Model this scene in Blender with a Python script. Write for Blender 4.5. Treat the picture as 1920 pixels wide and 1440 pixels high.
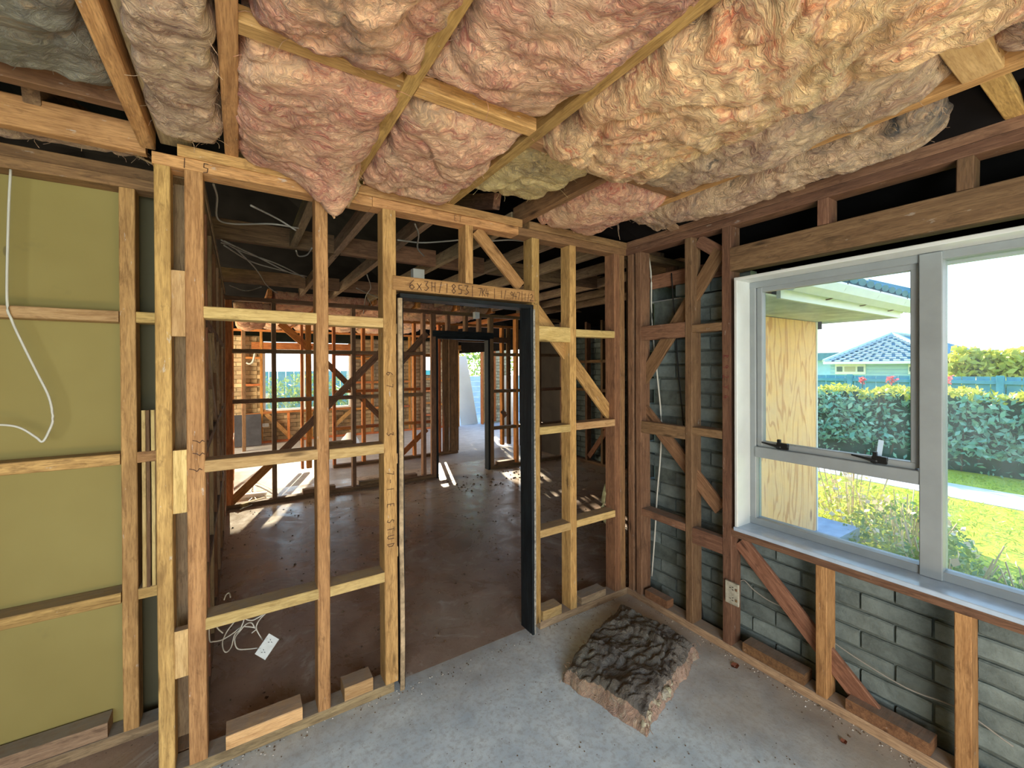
import bpy, math, random
import numpy as np
from mathutils import Vector, Matrix, noise
random.seed(7); rng=np.random.default_rng(7)
S=bpy.context.scene
for o in list(bpy.data.objects): bpy.data.objects.remove(o)
COL=S.collection
R=math.radians
# ------------------------------------------------ camera
FPX,CX,CY=796.5,960.0,691.3
YAW,PIT,ROL,EYE=R(32.65),R(-.24),R(-.277),1.54
fw=Vector((math.sin(YAW)*math.cos(PIT),math.cos(YAW)*math.cos(PIT),math.sin(PIT)))
r0=Vector((math.cos(YAW),-math.sin(YAW),0)); u0=r0.cross(fw)
rt=r0*math.cos(ROL)+u0*math.sin(ROL); up=-r0*math.sin(ROL)+u0*math.cos(ROL)
cam=bpy.data.objects.new('camera',bpy.data.cameras.new('camera')); COL.objects.link(cam)
cam.data.sensor_width=36; cam.data.lens=36*FPX/1920; cam.data.shift_y=-(720-CY)/1920
cam.data.clip_start=.03; cam.data.clip_end=400
Mc=Matrix((rt,up,-fw)).transposed().to_4x4(); Mc.translation=Vector((0,0,EYE)); cam.matrix_world=Mc
S.camera=cam
def P(u,v,ax,val):
    """point of the photograph (1920x1440) on the plane axis=val"""
    d=fw*FPX+rt*(u-CX)-up*(v-CY); c=Vector((0,0,EYE)); return c+d*((val-c[ax])/d[ax])
# ------------------------------------------------ world, sun, lights, exposure
W=bpy.data.worlds.new('sky'); S.world=W; W.use_nodes=True
nt=W.node_tree; nt.nodes.clear()
wo=nt.nodes.new('ShaderNodeOutputWorld'); bg=nt.nodes.new('ShaderNodeBackground')
tc=nt.nodes.new('ShaderNodeTexCoord'); sp=nt.nodes.new('ShaderNodeSeparateXYZ'); cr=nt.nodes.new('ShaderNodeValToRGB')
nt.links.new(tc.outputs['Generated'],sp.inputs[0]); nt.links.new(sp.outputs['Z'],cr.inputs[0])
cr.color_ramp.elements[0].position=0; cr.color_ramp.elements[0].color=(1,.985,.95,1)
cr.color_ramp.elements[1].position=.8; cr.color_ramp.elements[1].color=(.22,.48,1,1); _e=cr.color_ramp.elements.new(.22); _e.color=(.55,.80,1,1)
nt.links.new(cr.outputs[0],bg.inputs[0]); nt.links.new(bg.outputs[0],wo.inputs[0]); bg.inputs[1].default_value=3.3
SUN_AZ,SUN_EL=R(18.5),R(18.5)
sd=Vector((math.sin(SUN_AZ)*math.cos(SUN_EL),math.cos(SUN_AZ)*math.cos(SUN_EL),math.sin(SUN_EL)))
sl=bpy.data.lights.new('sun','SUN'); sl.energy=17; sl.angle=R(.6); sl.color=(1,.86,.62)
so=bpy.data.objects.new('sun',sl); COL.objects.link(so); so.rotation_euler=sd.to_track_quat('Z','Y').to_euler()
def area(name,loc,aim,sx,sy,e,c):
    l=bpy.data.lights.new(name,'AREA'); l.shape='RECTANGLE'; l.size=sx; l.size_y=sy; l.energy=e; l.color=c
    o=bpy.data.objects.new(name,l); COL.objects.link(o); o.location=loc
    o.rotation_euler=(Vector(loc)-Vector(aim)).to_track_quat('Z','Y').to_euler(); return o
area('rear_fill',(-.6,-2.0,1.35),(.7,2,1.3),2.2,1.5,115,(.86,.94,1))  # added fill lamp behind the camera, in an invented rear opening
area('floor_bounce_fill',(.6,-.9,.12),(.7,.9,2.4),1.6,1.0,60,(1,.70,.38))  # added warm lamp standing in for sun bouncing off the floor
area('far_room_fill',(-2.9,8.3,1.4),(1.5,8.3,1.0),2.0,1.4,380,(1,.84,.58))  # added lamp brightening the far room from an invented opening, out of view
area('hall_fill',(5.4,8.2,1.5),(3.6,8.3,1.2),1.6,1.4,40,(.95,.97,1))  # added fill lamp for the hall, out of view
S.view_settings.view_transform='Standard'; S.view_settings.look='None'; S.view_settings.gamma=1
S.view_settings.use_curve_mapping=False; S.view_settings.exposure=0.0
S.cycles.max_bounces=8; S.cycles.diffuse_bounces=5; S.cycles.transparent_max_bounces=12
# ------------------------------------------------ materials
class N:
    def __init__(s,name):
        s.m=bpy.data.materials.new(name); s.m.use_nodes=True; s.t=s.m.node_tree; s.t.nodes.clear()
        s.o=s.n('OutputMaterial'); s.b=s.n('BsdfPrincipled'); s.l(s.b.outputs[0],s.o.inputs[0])
    def n(s,k,**kw):
        x=s.t.nodes.new('ShaderNode'+k)
        for a,v in kw.items(): setattr(x,a,v)
        return x
    def l(s,a,b): s.t.links.new(a,b)
    def v(s,sock,val):
        if hasattr(val,'is_linked') or hasattr(val,'links'): s.l(val,sock)
        elif isinstance(val,(tuple,list)) and len(val)==3 and len(sock.default_value)==4: sock.default_value=(*val,1)
        else: sock.default_value=val
    def math(s,op,a,b=0.,c=None):
        x=s.n('Math',operation=op); s.v(x.inputs[0],a); s.v(x.inputs[1],b)
        if c is not None: s.v(x.inputs[2],c)
        return x.outputs[0]
    def mapr(s,a,f0,f1,t0=0.,t1=1.):
        x=s.n('MapRange'); s.v(x.inputs[0],a)
        for i,q in enumerate((f0,f1,t0,t1)): x.inputs[i+1].default_value=q
        return x.outputs[0]
    def mix(s,f,a,b,mode='MIX'):
        x=s.n('Mix',data_type='RGBA',blend_type=mode); s.v(x.inputs[0],f); s.v(x.inputs[6],a); s.v(x.inputs[7],b); return x.outputs[2]
    def coord(s,kind='Object',scale=(1,1,1),rand=False,rot=(0,0,0)):
        t=s.n('TexCoord'); out=t.outputs[kind]
        if rand:
            oi=s.n('ObjectInfo'); m=s.n('VectorMath',operation='MULTIPLY_ADD'); cb=s.n('CombineXYZ')
            for i in range(3): s.l(oi.outputs['Random'],cb.inputs[i])
            s.l(cb.outputs[0],m.inputs[0]); m.inputs[1].default_value=(37,53,71); s.l(out,m.inputs[2]); out=m.outputs[0]
        mp=s.n('Mapping'); s.l(out,mp.inputs[0]); mp.inputs['Scale'].default_value=scale; mp.inputs['Rotation'].default_value=rot
        return mp.outputs[0]
    def noise(s,vec,sc,det=4,rough=.55,dist=0.,out=0):
        x=s.n('TexNoise'); s.l(vec,x.inputs['Vector']); x.inputs['Scale'].default_value=sc; x.inputs['Detail'].default_value=det
        x.inputs['Roughness'].default_value=rough; x.inputs['Distortion'].default_value=dist; return x.outputs[out]
    def vor(s,vec,sc,feat='F1',out=0):
        x=s.n('TexVoronoi',feature=feat); s.l(vec,x.inputs['Vector']); x.inputs['Scale'].default_value=sc; return x.outputs[out]
    def fin(s,col,rough=.8,bump=None,bs=.3,bd=.01,spec=.3):
        s.v(s.b.inputs['Base Color'],col); s.v(s.b.inputs['Roughness'],rough); s.b.inputs['Specular IOR Level'].default_value=spec
        if bump is not None:
            x=s.n('Bump'); x.inputs['Strength'].default_value=bs; x.inputs['Distance'].default_value=bd; s.l(bump,x.inputs['Height']); s.l(x.outputs[0],s.b.inputs['Normal'])
        return s.m
def wood(name,c1,c2,c3,dust=.6,stain=.4,paint=.0,dustc=(.30,.28,.25),rough=.75):
    m=N(name); a=m.coord('Object',(1.2,14,14),True); b=m.coord('Object',(1,1,1),True)
    g=m.noise(a,3.2,5,.6,.8); big=m.noise(b,2.3,3,.6); fine=m.noise(a,16,3,.6)
    col=m.mix(m.mapr(g,.38,.62),c1,c2)
    col=m.mix(m.mapr(fine,.45,.7,0,.6),col,c3)
    blot=m.noise(m.coord('Object',(2.5,7,7),True),3.1,5,.7,.5); col=m.mix(m.mapr(blot,.55,.66,0,.5),col,tuple(x*.8 for x in c3)); col=m.mix(m.mapr(blot,.42,.30,0,.35),col,tuple(min(1,x*1.25) for x in c1))
    st=m.mapr(big,.52,.72,0,stain); col=m.mix(st,col,c3)
    kn=m.vor(m.coord('Object',(1.6,7,7),True),1.5); k=m.mapr(kn,.05,.13,.75,0); col=m.mix(k,col,tuple(x*.35 for x in c3))
    oi=m.n('ObjectInfo'); hv=m.n('HueSaturation'); m.l(m.mapr(oi.outputs['Random'],0,1,.76,1.2),hv.inputs['Value'])
    m.l(m.mapr(m.math('FRACT',m.math('MULTIPLY',oi.outputs['Random'],17.3)),0,1,.485,.515),hv.inputs['Hue']); m.l(col,hv.inputs['Color']); col=hv.outputs[0]
    if paint:
        pn=m.noise(m.coord('Object',(6,20,20),True),2.2,4,.7); col=m.mix(m.mapr(pn,.66,.70,0,paint),col,(.62,.6,.55))
    ge=m.n('NewGeometry'); sx=m.n('SeparateXYZ'); m.l(ge.outputs['Normal'],sx.inputs[0])
    dn=m.math('MULTIPLY',m.mapr(sx.outputs['Z'],.7,.95),m.mapr(m.noise(b,30,3),.3,.6,dust*.6,dust)); col=m.mix(dn,col,dustc)
    return m.fin(col,rough,m.math('ADD',g,m.math('MULTIPLY',fine,.6)),.35,.003,.25)
GOLD=wood('pine_golden',(.62,.37,.14),(.43,.24,.085),(.19,.095,.035),paint=.45)
GOLD2=wood('pine_pale',(.68,.47,.21),(.54,.35,.14),(.32,.18,.065),paint=.15)
BROWN=wood('rimu_brown',(.30,.155,.075),(.20,.10,.05),(.10,.05,.028),paint=.2,dust=.5)
REDW=wood('rimu_red',(.60,.24,.07),(.40,.145,.04),(.18,.06,.02),dust=.3)
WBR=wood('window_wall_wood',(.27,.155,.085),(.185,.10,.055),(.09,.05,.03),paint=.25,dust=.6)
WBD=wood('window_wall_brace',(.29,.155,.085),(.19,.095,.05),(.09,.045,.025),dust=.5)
DARKW=wood('timber_dark',(.27,.155,.08),(.17,.095,.05),(.08,.045,.026),dust=.4)
GREYW=wood('timber_grey_dusty',(.46,.33,.19),(.31,.21,.12),(.15,.10,.06),dust=.8)
CHAR=wood('black_jamb',(.022,.03,.034),(.012,.015,.018),(.006,.007,.008),dust=.2,dustc=(.1,.1,.1),rough=.45)
def insul(name,c1,c2,c3,soot=.5,sootc=(.05,.045,.04)):
    m=N(name); w=m.coord('Object',(1,1,1),True); wv=m.n('VectorMath',operation='MULTIPLY_ADD')
    d=m.noise(w,2.6,4,.6,0,1); m.l(d,wv.inputs[0]); wv.inputs[1].default_value=(.5,.5,.5); m.l(w,wv.inputs[2]); v=wv.outputs[0]
    mp=m.n('Mapping'); m.l(v,mp.inputs[0]); mp.inputs['Scale'].default_value=(1,2.6,1); mp.inputs['Rotation'].default_value=(0,0,.6); q=mp.outputs[0]
    a=m.noise(v,3.2,6,.68,.8); b=m.noise(q,5,6,.72,1.0); c=m.noise(q,22,5,.75,1.5); e=m.noise(v,2.0,6,.68,.5); l1=m.noise(q,7,2,.5,1.6); l2=m.noise(v,17,2,.5,1.2)
    def line(n_,w_): return m.mapr(m.math('ABSOLUTE',m.math('SUBTRACT',n_,.5)),0,w_,1,0)
    hi=tuple(min(1,x*1.15+.05) for x in c1); lo=tuple(x*.45 for x in c3)
    col=m.mix(m.mapr(a,.40,.60),c1,c2); col=m.mix(m.mapr(b,.50,.60,0,.9),col,c3); col=m.mix(m.mapr(b,.44,.34,0,.6),col,hi)
    col=m.mix(m.mapr(c,.45,.62,0,.55),col,hi); col=m.mix(m.mapr(c,.46,.34,0,.6),col,lo)
    col=m.mix(m.math('MULTIPLY',line(l1,.018),.55),col,hi); col=m.mix(m.math('MULTIPLY',line(l2,.03),.3),col,hi)
    g2=m.noise(v,1.4,4,.6,.3); col=m.mix(m.mapr(g2,.50,.62,0,.45),col,m.mix(m.mapr(b,.4,.6),(c1[0],c1[1]*1.12,c1[2]*.95),(c1[0]*.8,c1[1]*.75,c1[2]*.6)))
    col=m.mix(m.mapr(e,.54,.66,0,soot),col,sootc); f2=m.noise(v,9,5,.75,.6); col=m.mix(m.mapr(f2,.62,.70,0,soot*.8),col,sootc)
    h=m.math('ADD',m.math('ADD',m.math('MULTIPLY',b,1.0),m.math('MULTIPLY',c,.5)),m.math('ADD',m.math('MULTIPLY',line(l1,.05),.12),m.math('MULTIPLY',a,.8)))
    m.b.inputs['Sheen Weight'].default_value=.25
    return m.fin(col,.95,h,1.0,.026,.1)
PINK=insul('insulation_pink',(.78,.47,.27),(.72,.30,.19),(.50,.12,.08),.55)
PINKY=insul('insulation_pink_yellow',(.82,.56,.27),(.76,.38,.19),(.58,.15,.07),.3)
PINKD=insul('insulation_pink_sooty',(.66,.46,.27),(.50,.29,.18),(.30,.13,.085),1.)
BRNI=insul('insulation_brown',(.72,.54,.24),(.52,.35,.12),(.26,.15,.04),.5)
GREYI=insul('insulation_grey',(.25,.22,.15),(.19,.17,.13),(.30,.20,.11),.7)
FALL=insul('insulation_charred',(.17,.15,.125),(.12,.115,.105),(.075,.062,.052),.7,(.03,.03,.032))
FALLP=insul('insulation_fallen_side',(.42,.27,.19),(.33,.19,.14),(.52,.46,.33),.4)
def simple(name,c,rough=.6,var=.12,sc=12,spec=.3,bs=.1,metal=0.):
    m=N(name); w=m.coord('Object',(1,1,1),True); n_=m.noise(w,sc,4,.6); m.b.inputs['Metallic'].default_value=metal
    return m.fin(m.mix(m.mapr(n_,.3,.7),tuple(x*(1-var) for x in c),tuple(min(1,x*(1+var)) for x in c)),rough,n_,bs,.004,spec)
def brickm(name,c,dark=.45):
    m=N(name); w=m.coord('Object',(1,1,1),True); n_=m.noise(w,14,6,.7); b=m.noise(w,60,3,.6); e=m.noise(w,4,4)
    col=m.mix(m.mapr(n_,.3,.7),tuple(x*dark for x in c),c); col=m.mix(m.mapr(e,.45,.7,0,.5),col,tuple(x*1.4 for x in c))
    oi=m.n('ObjectInfo'); hv=m.n('HueSaturation'); m.l(m.mapr(oi.outputs['Random'],0,1,.75,1.2),hv.inputs['Value']); m.l(col,hv.inputs['Color'])
    return m.fin(hv.outputs[0],.95,m.math('ADD',n_,m.math('MULTIPLY',b,.5)),.7,.008,.15)
BRICK=brickm('grey_block',(.22,.262,.245),.5); BRICKT=brickm('tan_block',(.55,.44,.27),.6); MORTAR=simple('mortar',(.12,.14,.125),.95,.3,20,.1,.5)
MORT2=simple('tan_mortar',(.26,.21,.13),.95,.3,20,.1,.5)
def board_paint():
    m=N('olive_board'); w=m.coord('Object'); a=m.noise(w,1.6,3); b=m.noise(w,22,3); c=m.noise(w,5,4,.6)
    col=m.mix(m.mapr(a,.3,.7),(.265,.21,.065),(.32,.265,.09)); col=m.mix(m.mapr(c,.66,.75,0,.35),col,(.15,.13,.06))
    col=m.mix(m.mapr(m.vor(m.coord('Object',(1,1,.4)),5),.03,.045,.6,0),col,(.10,.08,.04))
    return m.fin(col,.75,b,.05,.002,.3)
OLIVE=board_paint()
def floorm(kind):
    m=N('floor_'+kind); w=m.coord('Object'); sx=m.n('SeparateXYZ'); m.l(w,sx.inputs[0])
    a=m.noise(w,5,6,.7); b=m.noise(w,40,5,.7); c=m.noise(w,1.3,4,.6); sp=m.noise(w,75,2,.5)
    if kind=='bedroom':
        col=m.mix(m.mapr(a,.32,.66),(.52,.65,.76),(.80,.93,1.0)); col=m.mix(m.mapr(b,.45,.64,0,.5),col,(.32,.36,.40))
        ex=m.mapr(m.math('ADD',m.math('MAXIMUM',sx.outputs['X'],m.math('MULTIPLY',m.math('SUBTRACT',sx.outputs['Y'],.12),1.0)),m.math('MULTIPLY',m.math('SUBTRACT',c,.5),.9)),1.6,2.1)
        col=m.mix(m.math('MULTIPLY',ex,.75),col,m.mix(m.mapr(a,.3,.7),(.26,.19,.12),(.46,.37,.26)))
        col=m.mix(m.mapr(sp,.70,.74,0,.85),col,(.07,.055,.04)); rough=m.mapr(a,.3,.7,.55,.8); sc=.3
    elif kind=='living':
        col=m.mix(m.mapr(a,.3,.7),(.26,.18,.14),(.42,.31,.24)); col=m.mix(m.mapr(c,.5,.7,0,.7),col,(.40,.35,.29))
        st=m.noise(m.coord('Object',(1,1,1)),2.4,6,.75,1.0); col=m.mix(m.mapr(st,.56,.66,0,.75),col,(.60,.57,.53))
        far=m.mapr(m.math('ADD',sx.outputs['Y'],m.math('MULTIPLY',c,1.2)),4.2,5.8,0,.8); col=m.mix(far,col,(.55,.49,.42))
        col=m.mix(m.mapr(sp,.68,.72,0,.8),col,(.03,.02,.015)); rough=m.mapr(st,.4,.65,.20,.5); sc=.5
    else:
        col=m.mix(m.mapr(a,.3,.7),(.40,.38,.36),(.60,.58,.56)); col=m.mix(m.mapr(b,.4,.65,0,.4),col,(.22,.21,.2)); rough=.5; sc=.3
    return m.fin(col,rough,m.math('ADD',a,m.math('MULTIPLY',b,.4)),.25,.006,sc)
WHITEP=simple('white_paint',(.66,.70,.68),.35,.06,6,.5,.05); JOIN=simple('window_joinery',(.27,.30,.31),.4,.08,8,.5,.05)
SILLM=simple('sill_sky_tint',(.42,.52,.64),.2,.15,9,.6,.15); CABLE=simple('cable_white',(.62,.60,.52),.45,.05); CABLEG=simple('cable_grey',(.33,.31,.27),.5,.1)  # sill blue is the sky's reflection put into its base colour
CABLEK=simple('cable_black',(.015,.015,.015),.5,.1); BLACKM=simple('black_metal',(.012,.012,.012),.4,.1); PLAST=simple('outlet_plastic',(.66,.70,.68),.35,.1,30)
DIRTY=simple('outlet_dirty',(.40,.38,.30),.5,.3,40); PENCIL=simple('pencil',(.10,.05,.03),.8); DEB=simple('debris',(.12,.08,.05),.9,.5,5); DEBW=simple('plaster_crumbs',(.6,.58,.54),.9,.1)
TAPE=simple('tape_strip',(.55,.72,.9),.4,.05); DKIN=simple('roof_underlay',(.010,.009,.009),.97,.3,3,0.); STEEL=simple('steel',(.3,.3,.3),.4,.1,metal=.8)
def plym():
    m=N('plywood'); w=m.coord('Object',(1,.2,1)); wa=m.noise(w,2.6,3,.5,.6)
    ring=m.math('SINE',m.math('MULTIPLY',wa,75.)); f=m.noise(m.coord('Object',(40,1.2,40)),2,3)
    col=m.mix(m.mapr(ring,.5,.95,0,.8),(.92,.50,.19),(.60,.23,.06)); col=m.mix(m.mapr(f,.35,.7,0,.35),col,(1,.64,.32))
    kn=m.vor(m.coord('Object',(1.6,.55,1)),2.6); col=m.mix(m.mapr(kn,.05,.11,.8,0),col,(.28,.10,.05))
    return m.fin(col,.7,ring,.1,.001)
PLY=plym()
def glassm():
    m=N('window_glass'); g=m.n('BsdfGlossy'); g.inputs['Roughness'].default_value=.03; t=m.n('BsdfTransparent'); t.inputs[0].default_value=(.95,.96,.96,1)
    d=m.n('BsdfDiffuse'); d.inputs[0].default_value=(.75,.9,1,1); mx=m.n('MixShader'); fr=m.n('Fresnel'); fr.inputs[0].default_value=1.45
    m.l(fr.outputs[0],mx.inputs[0]); m.l(t.outputs[0],mx.inputs[1]); m.l(g.outputs[0],mx.inputs[2])
    m2=m.n('MixShader'); dn=m.noise(m.coord('Object'),5,5,.7); m.l(m.mapr(dn,.35,.75,.03,.13),m2.inputs[0]); m.l(mx.outputs[0],m2.inputs[1]); m.l(d.outputs[0],m2.inputs[2])
    m.l(m2.outputs[0],m.o.inputs[0]); return m.m
GLASS=glassm()
def grassm():
    m=N('lawn_grass'); w=m.coord('Object'); a=m.noise(w,1.5,5,.65); b=m.noise(w,22,4,.7)
    col=m.mix(m.mapr(a,.35,.65),(.52,.56,.05),(.72,.70,.08)); col=m.mix(m.mapr(b,.4,.65,0,.5),col,(.38,.48,.04)); return m.fin(col,.9,b,.8,.05,.1)
GRASS=grassm()
def leafm(name,c1,c2,tr=.25):
    m=N(name); ge=m.n('NewGeometry'); r=ge.outputs['Random Per Island']; col=m.mix(m.mapr(r,0,1),c1,c2)
    m.v(m.b.inputs['Base Color'],col); m.b.inputs['Roughness'].default_value=.45
    tl=m.n('BsdfTranslucent'); m.l(col,tl.inputs[0]); mx=m.n('MixShader'); mx.inputs[0].default_value=tr; m.l(m.b.outputs[0],mx.inputs[1]); m.l(tl.outputs[0],mx.inputs[2]); m.l(mx.outputs[0],m.o.inputs[0]); return m.m
LEAF=leafm('hedge_leaf',(.10,.38,.26),(.42,.68,.46)); LEAFY=leafm('yellow_leaf',(.45,.50,.06),(.75,.68,.12),.4); LEAFB=leafm('shrub_leaf',(.12,.28,.09),(.45,.50,.10),.3)
FLOW=leafm('red_flower',(.8,.12,.12),(.85,.25,.25),.3); PALE=leafm('dry_flower',(.8,.7,.5),(.75,.55,.35),.2); TWIG=simple('twig',(.12,.09,.06),.9)
PATH=simple('concrete_path',(.72,.68,.60),.85,.08,3); FENCE=simple('teal_fence',(.10,.34,.40),.8,.15,6); HOUSEW=simple('blue_weatherboard',(.34,.58,.72),.7,.06,4)
TILE=simple('roof_tile',(.08,.22,.27),.75,.2,8); RIDGE=simple('ridge_tile',(.50,.62,.64),.8,.1,6); TRIM=simple('white_trim',(.80,.82,.80),.5,.05); SOFF=simple('soffit_mouldy',(.55,.56,.54),.8,.25,7)
DGLASS=simple('dark_glass',(.10,.16,.18),.15,.1,2,.6); TEALT=simple('distant_bush',(.10,.28,.22),.9,.3,3); CARD=simple('beige_panel',(.46,.44,.36),.6,.08,3); DPAN=simple('charred_panel',(.05,.05,.06),.7,.3,5)
BLUEB=simple('blue_block_wall',(.45,.58,.66),.9,.1,5)
# ------------------------------------------------ mesh helpers
WM={}
def link(o,parent=None,M=None):
    M=M or Matrix.Identity(4); WM[o.name]=M.copy()
    if parent is not None: o.parent=parent; o.matrix_basis=WM[parent.name].inverted()@M
    else: o.matrix_basis=M
    COL.objects.link(o); return o
def mk(name,V,F,mat,parent=None,M=None,smooth=False,mi=None,center=True):
    me=bpy.data.meshes.new(name); V=[Vector(v) for v in V]
    if M is None and center:
        lo=Vector([min(v[i] for v in V) for i in range(3)]); hi=Vector([max(v[i] for v in V) for i in range(3)])
        c=Vector(((lo.x+hi.x)/2,(lo.y+hi.y)/2,lo.z)); V=[v-c for v in V]; M=Matrix.Translation(c)
    me.from_pydata(V,[],F)
    for mt in (mat if isinstance(mat,(list,tuple)) else [mat]): me.materials.append(mt)
    if smooth: me.polygons.foreach_set('use_smooth',[True]*len(me.polygons))
    if mi is not None: me.polygons.foreach_set('material_index',mi)
    me.update(); o=bpy.data.objects.new(name,me); return link(o,parent,M)
def tag(o,label=None,cat=None,group=None,kind=None):
    if label: o['label']=label
    if cat: o['category']=cat
    if group: o['group']=group
    if kind: o['kind']=kind
    return o
def empty(name,loc,label=None,cat=None,group=None,kind=None):
    o=bpy.data.objects.new(name,None); o.empty_display_size=.05; link(o,None,Matrix.Translation(loc)); return tag(o,label,cat,group,kind)
def struct(name,loc=(0,0,0),label=None,cat=None): return empty(name,loc,label,cat,None,'structure')
def boxgeo(lx,ly,lz,seg=1,ch=.0025,wob=0.,seed=0):
    """bar along x, chamfered, optional waviness"""
    rr=random.Random(seed); y,z=ly/2,lz/2; c=min(ch,y*.3,z*.3)
    ring=[(y-c,-z),(y,-z+c),(y,z-c),(y-c,z),(-y+c,z),(-y,z-c),(-y,-z+c),(-y+c,-z)]
    V=[];F=[]
    for i in range(seg+1):
        x=-lx/2+lx*i/seg; dy=rr.uniform(-wob,wob); dz=rr.uniform(-wob,wob); s=1 if 0<i<seg or c==0 else 1
        for a,b in ring: V.append((x,a+dy+rr.uniform(-wob,wob)*.4,b+dz+rr.uniform(-wob,wob)*.4))
    for i in range(seg):
        for k in range(8):
            a=i*8+k; b=i*8+(k+1)%8; F.append((a,b,b+8,a+8))
    F.append(tuple(range(7,-1,-1))); F.append(tuple(range(seg*8,seg*8+8)))
    return V,F
def board(name,parent,mat,a,b,w,t,n=(0,0,1),seg=None,wob=.0012,ch=.003,label=None):
    """timber from a to b; thickness t along n, width w across"""
    a=Vector(a);b=Vector(b);x=(b-a);L=x.length;x.normalize();n=Vector(n);n=(n-x*n.dot(x)).normalized();y=n.cross(x)
    M=Matrix((x,y,n)).transposed().to_4x4(); M.translation=(a+b)/2
    sg=seg or max(1,min(6,int(L/.35)))
    V,F=boxgeo(L,w,t,sg,ch,wob,random.random()); o=mk(name,V,F,mat,parent,M)
    if label: o['label']=label
    return o
def box(name,parent,mat,x0,x1,y0,y1,z0,z1,ch=.003,label=None):
    V,F=boxgeo(x1-x0,y1-y0,z1-z0,1,ch,0); M=Matrix.Translation(((x0+x1)/2,(y0+y1)/2,(z0+z1)/2)); o=mk(name,V,F,mat,parent,M)
    if label: o['label']=label
    return o
def spline(pts,k=6):
    p=[Vector(q) for q in pts]; p=[p[0]*2-p[1]]+p+[p[-1]*2-p[-2]]; out=[]
    for i in range(1,len(p)-2):
        for j in range(k):
            t=j/k; a,b,c,d=p[i-1],p[i],p[i+1],p[i+2]
            out.append(.5*((2*b)+(c-a)*t+(2*a-5*b+4*c-d)*t*t+(3*b-a-3*c+d)*t**3))
    out.append(p[-2]); return out
def tubegeo(pts,r,ns=6,k=6,V=None,F=None,flat=1.):
    V=[] if V is None else V; F=[] if F is None else F; q=spline(pts,k) if k>1 else [Vector(p) for p in pts]; base=len(V)
    for i,p in enumerate(q):
        d=(q[min(i+1,len(q)-1)]-q[max(i-1,0)]).normalized(); s=d.cross(Vector((0,0,1)))
        if s.length<.05: s=d.cross(Vector((0,1,0)))
        s.normalize(); u=s.cross(d); rr_=r(i/(len(q)-1)) if callable(r) else r
        for j in range(ns):
            an=2*math.pi*j/ns; V.append(p+s*math.cos(an)*rr_+u*math.sin(an)*rr_*flat)
    for i in range(len(q)-1):
        for j in range(ns):
            a=base+i*ns+j; b=base+i*ns+(j+1)%ns; F.append((a,b,b+ns,a+ns))
    F.append(tuple(base+j for j in range(ns-1,-1,-1))); F.append(tuple(base+(len(q)-1)*ns+j for j in range(ns))); return V,F
def tube(name,parent,mat,pts,r,label=None,cat=None,group=None,k=6,flat=1.):
    V,F=tubegeo(pts,r,k=k,flat=flat); o=mk(name,V,F,mat,parent,smooth=True); return tag(o,label,cat,group)
# ================================================= STRUCTURE
Y0,X0=2.0,2.2
def slab(name,mat,x0,x1,y0,y1,z0,z1,kind='structure',label=None,cat=None,parent=None):
    V=[(x,y,z) for x in (x0,x1) for y in (y0,y1) for z in (z0,z1)]
    F=[(0,1,3,2),(4,6,7,5),(0,4,5,1),(2,3,7,6),(0,2,6,4),(1,5,7,3)]
    o=mk(name,V,F,mat,parent,Matrix.Identity(4)); return tag(o,label,cat,None,kind if parent is None else None)
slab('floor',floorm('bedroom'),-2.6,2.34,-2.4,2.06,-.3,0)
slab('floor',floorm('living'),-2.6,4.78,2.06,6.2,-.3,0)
slab('floor',floorm('far_room'),-4.2,6.5,6.2,10.12,-.3,0)
# ---- front partition
wf=struct('wall_front',(-.25,2.0,0))
yc=Y0+.045
def stud(par,x,z0=.045,z1=2.285,mat=GOLD,y=yc,d=.09,w=.045,name='stud'): return board(name,par,mat,(x,y,z0),(x,y,z1),w,d,(0,1,0))
def nogx(par,x0,x1,z,mat=GOLD2,y=yc,h=.045,d=.09,z1=None,name='nog'):
    return board(name,par,mat,(x0+.001,y,z),(x1-.001,y,z if z1 is None else z1),d,h,(0,0,1))
for x,w in ((-.235,.047),(-.142,.057),(.303,.05),(.598,.062),(1.449,.052),(1.73,.05)): stud(wf,x,w=w)
stud(wf,2.115,w=.05,mat=BROWN); stud(wf,2.165,w=.045,mat=BROWN,d=.088)
stud(wf,1.02,1.98,2.285)
tp=[(-.265,.52),(.52,1.33),(1.33,2.2)]
for a,b in tp: nogx(wf,a,b,2.308,GOLD if a<1.3 else BROWN,name='top_plate')
nogx(wf,-.265,.61,.022,GREYW,name='bottom_plate'); nogx(wf,1.47,2.2,.022,GREYW,name='bottom_plate')
for z in (1.755,1.165,.56):
    nogx(wf,-.122,.2825,z); nogx(wf,.3275,.5675,z-.005)
nogx(wf,1.47,1.7075,1.735,h=.09,d=.045,y=Y0+.0225); nogx(wf,1.7525,2.09,1.75)
for z in (1.165,.56): nogx(wf,1.47,1.7075,z); nogx(wf,1.7525,2.09,z+.004)
for z0,z1 in ((1.66,1.905),(1.0,1.235),(.385,.56)): board('packer',wf,GOLD2,(-.19,Y0+.02,z0),(-.19,Y0+.02,z1),.044,.035,(0,1,0))
# lintel over the doorway, let into the studs
lint=board('lintel',wf,GOLD,(.612,Y0+.037,1.943),(1.434,Y0+.037,1.945),.085,.068,(0,0,1))
a=P(893,432,1,Y0+.04); b=P(975,538,1,Y0+.04); board('brace',wf,GOLD,a,b,.07,.022,(0,1,0))
a=P(1001,579,1,Y0+.065); b=P(1153,790,1,Y0+.065); board('brace',wf,GOLD,a,b,.085,.022,(0,1,0))
# notch blocks under hinge positions
for z in (1.70,1.08,.635): box('hinge_packer',wf,GOLD2,.615,.632,Y0+.004,Y0+.03,z,z+.05)
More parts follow.
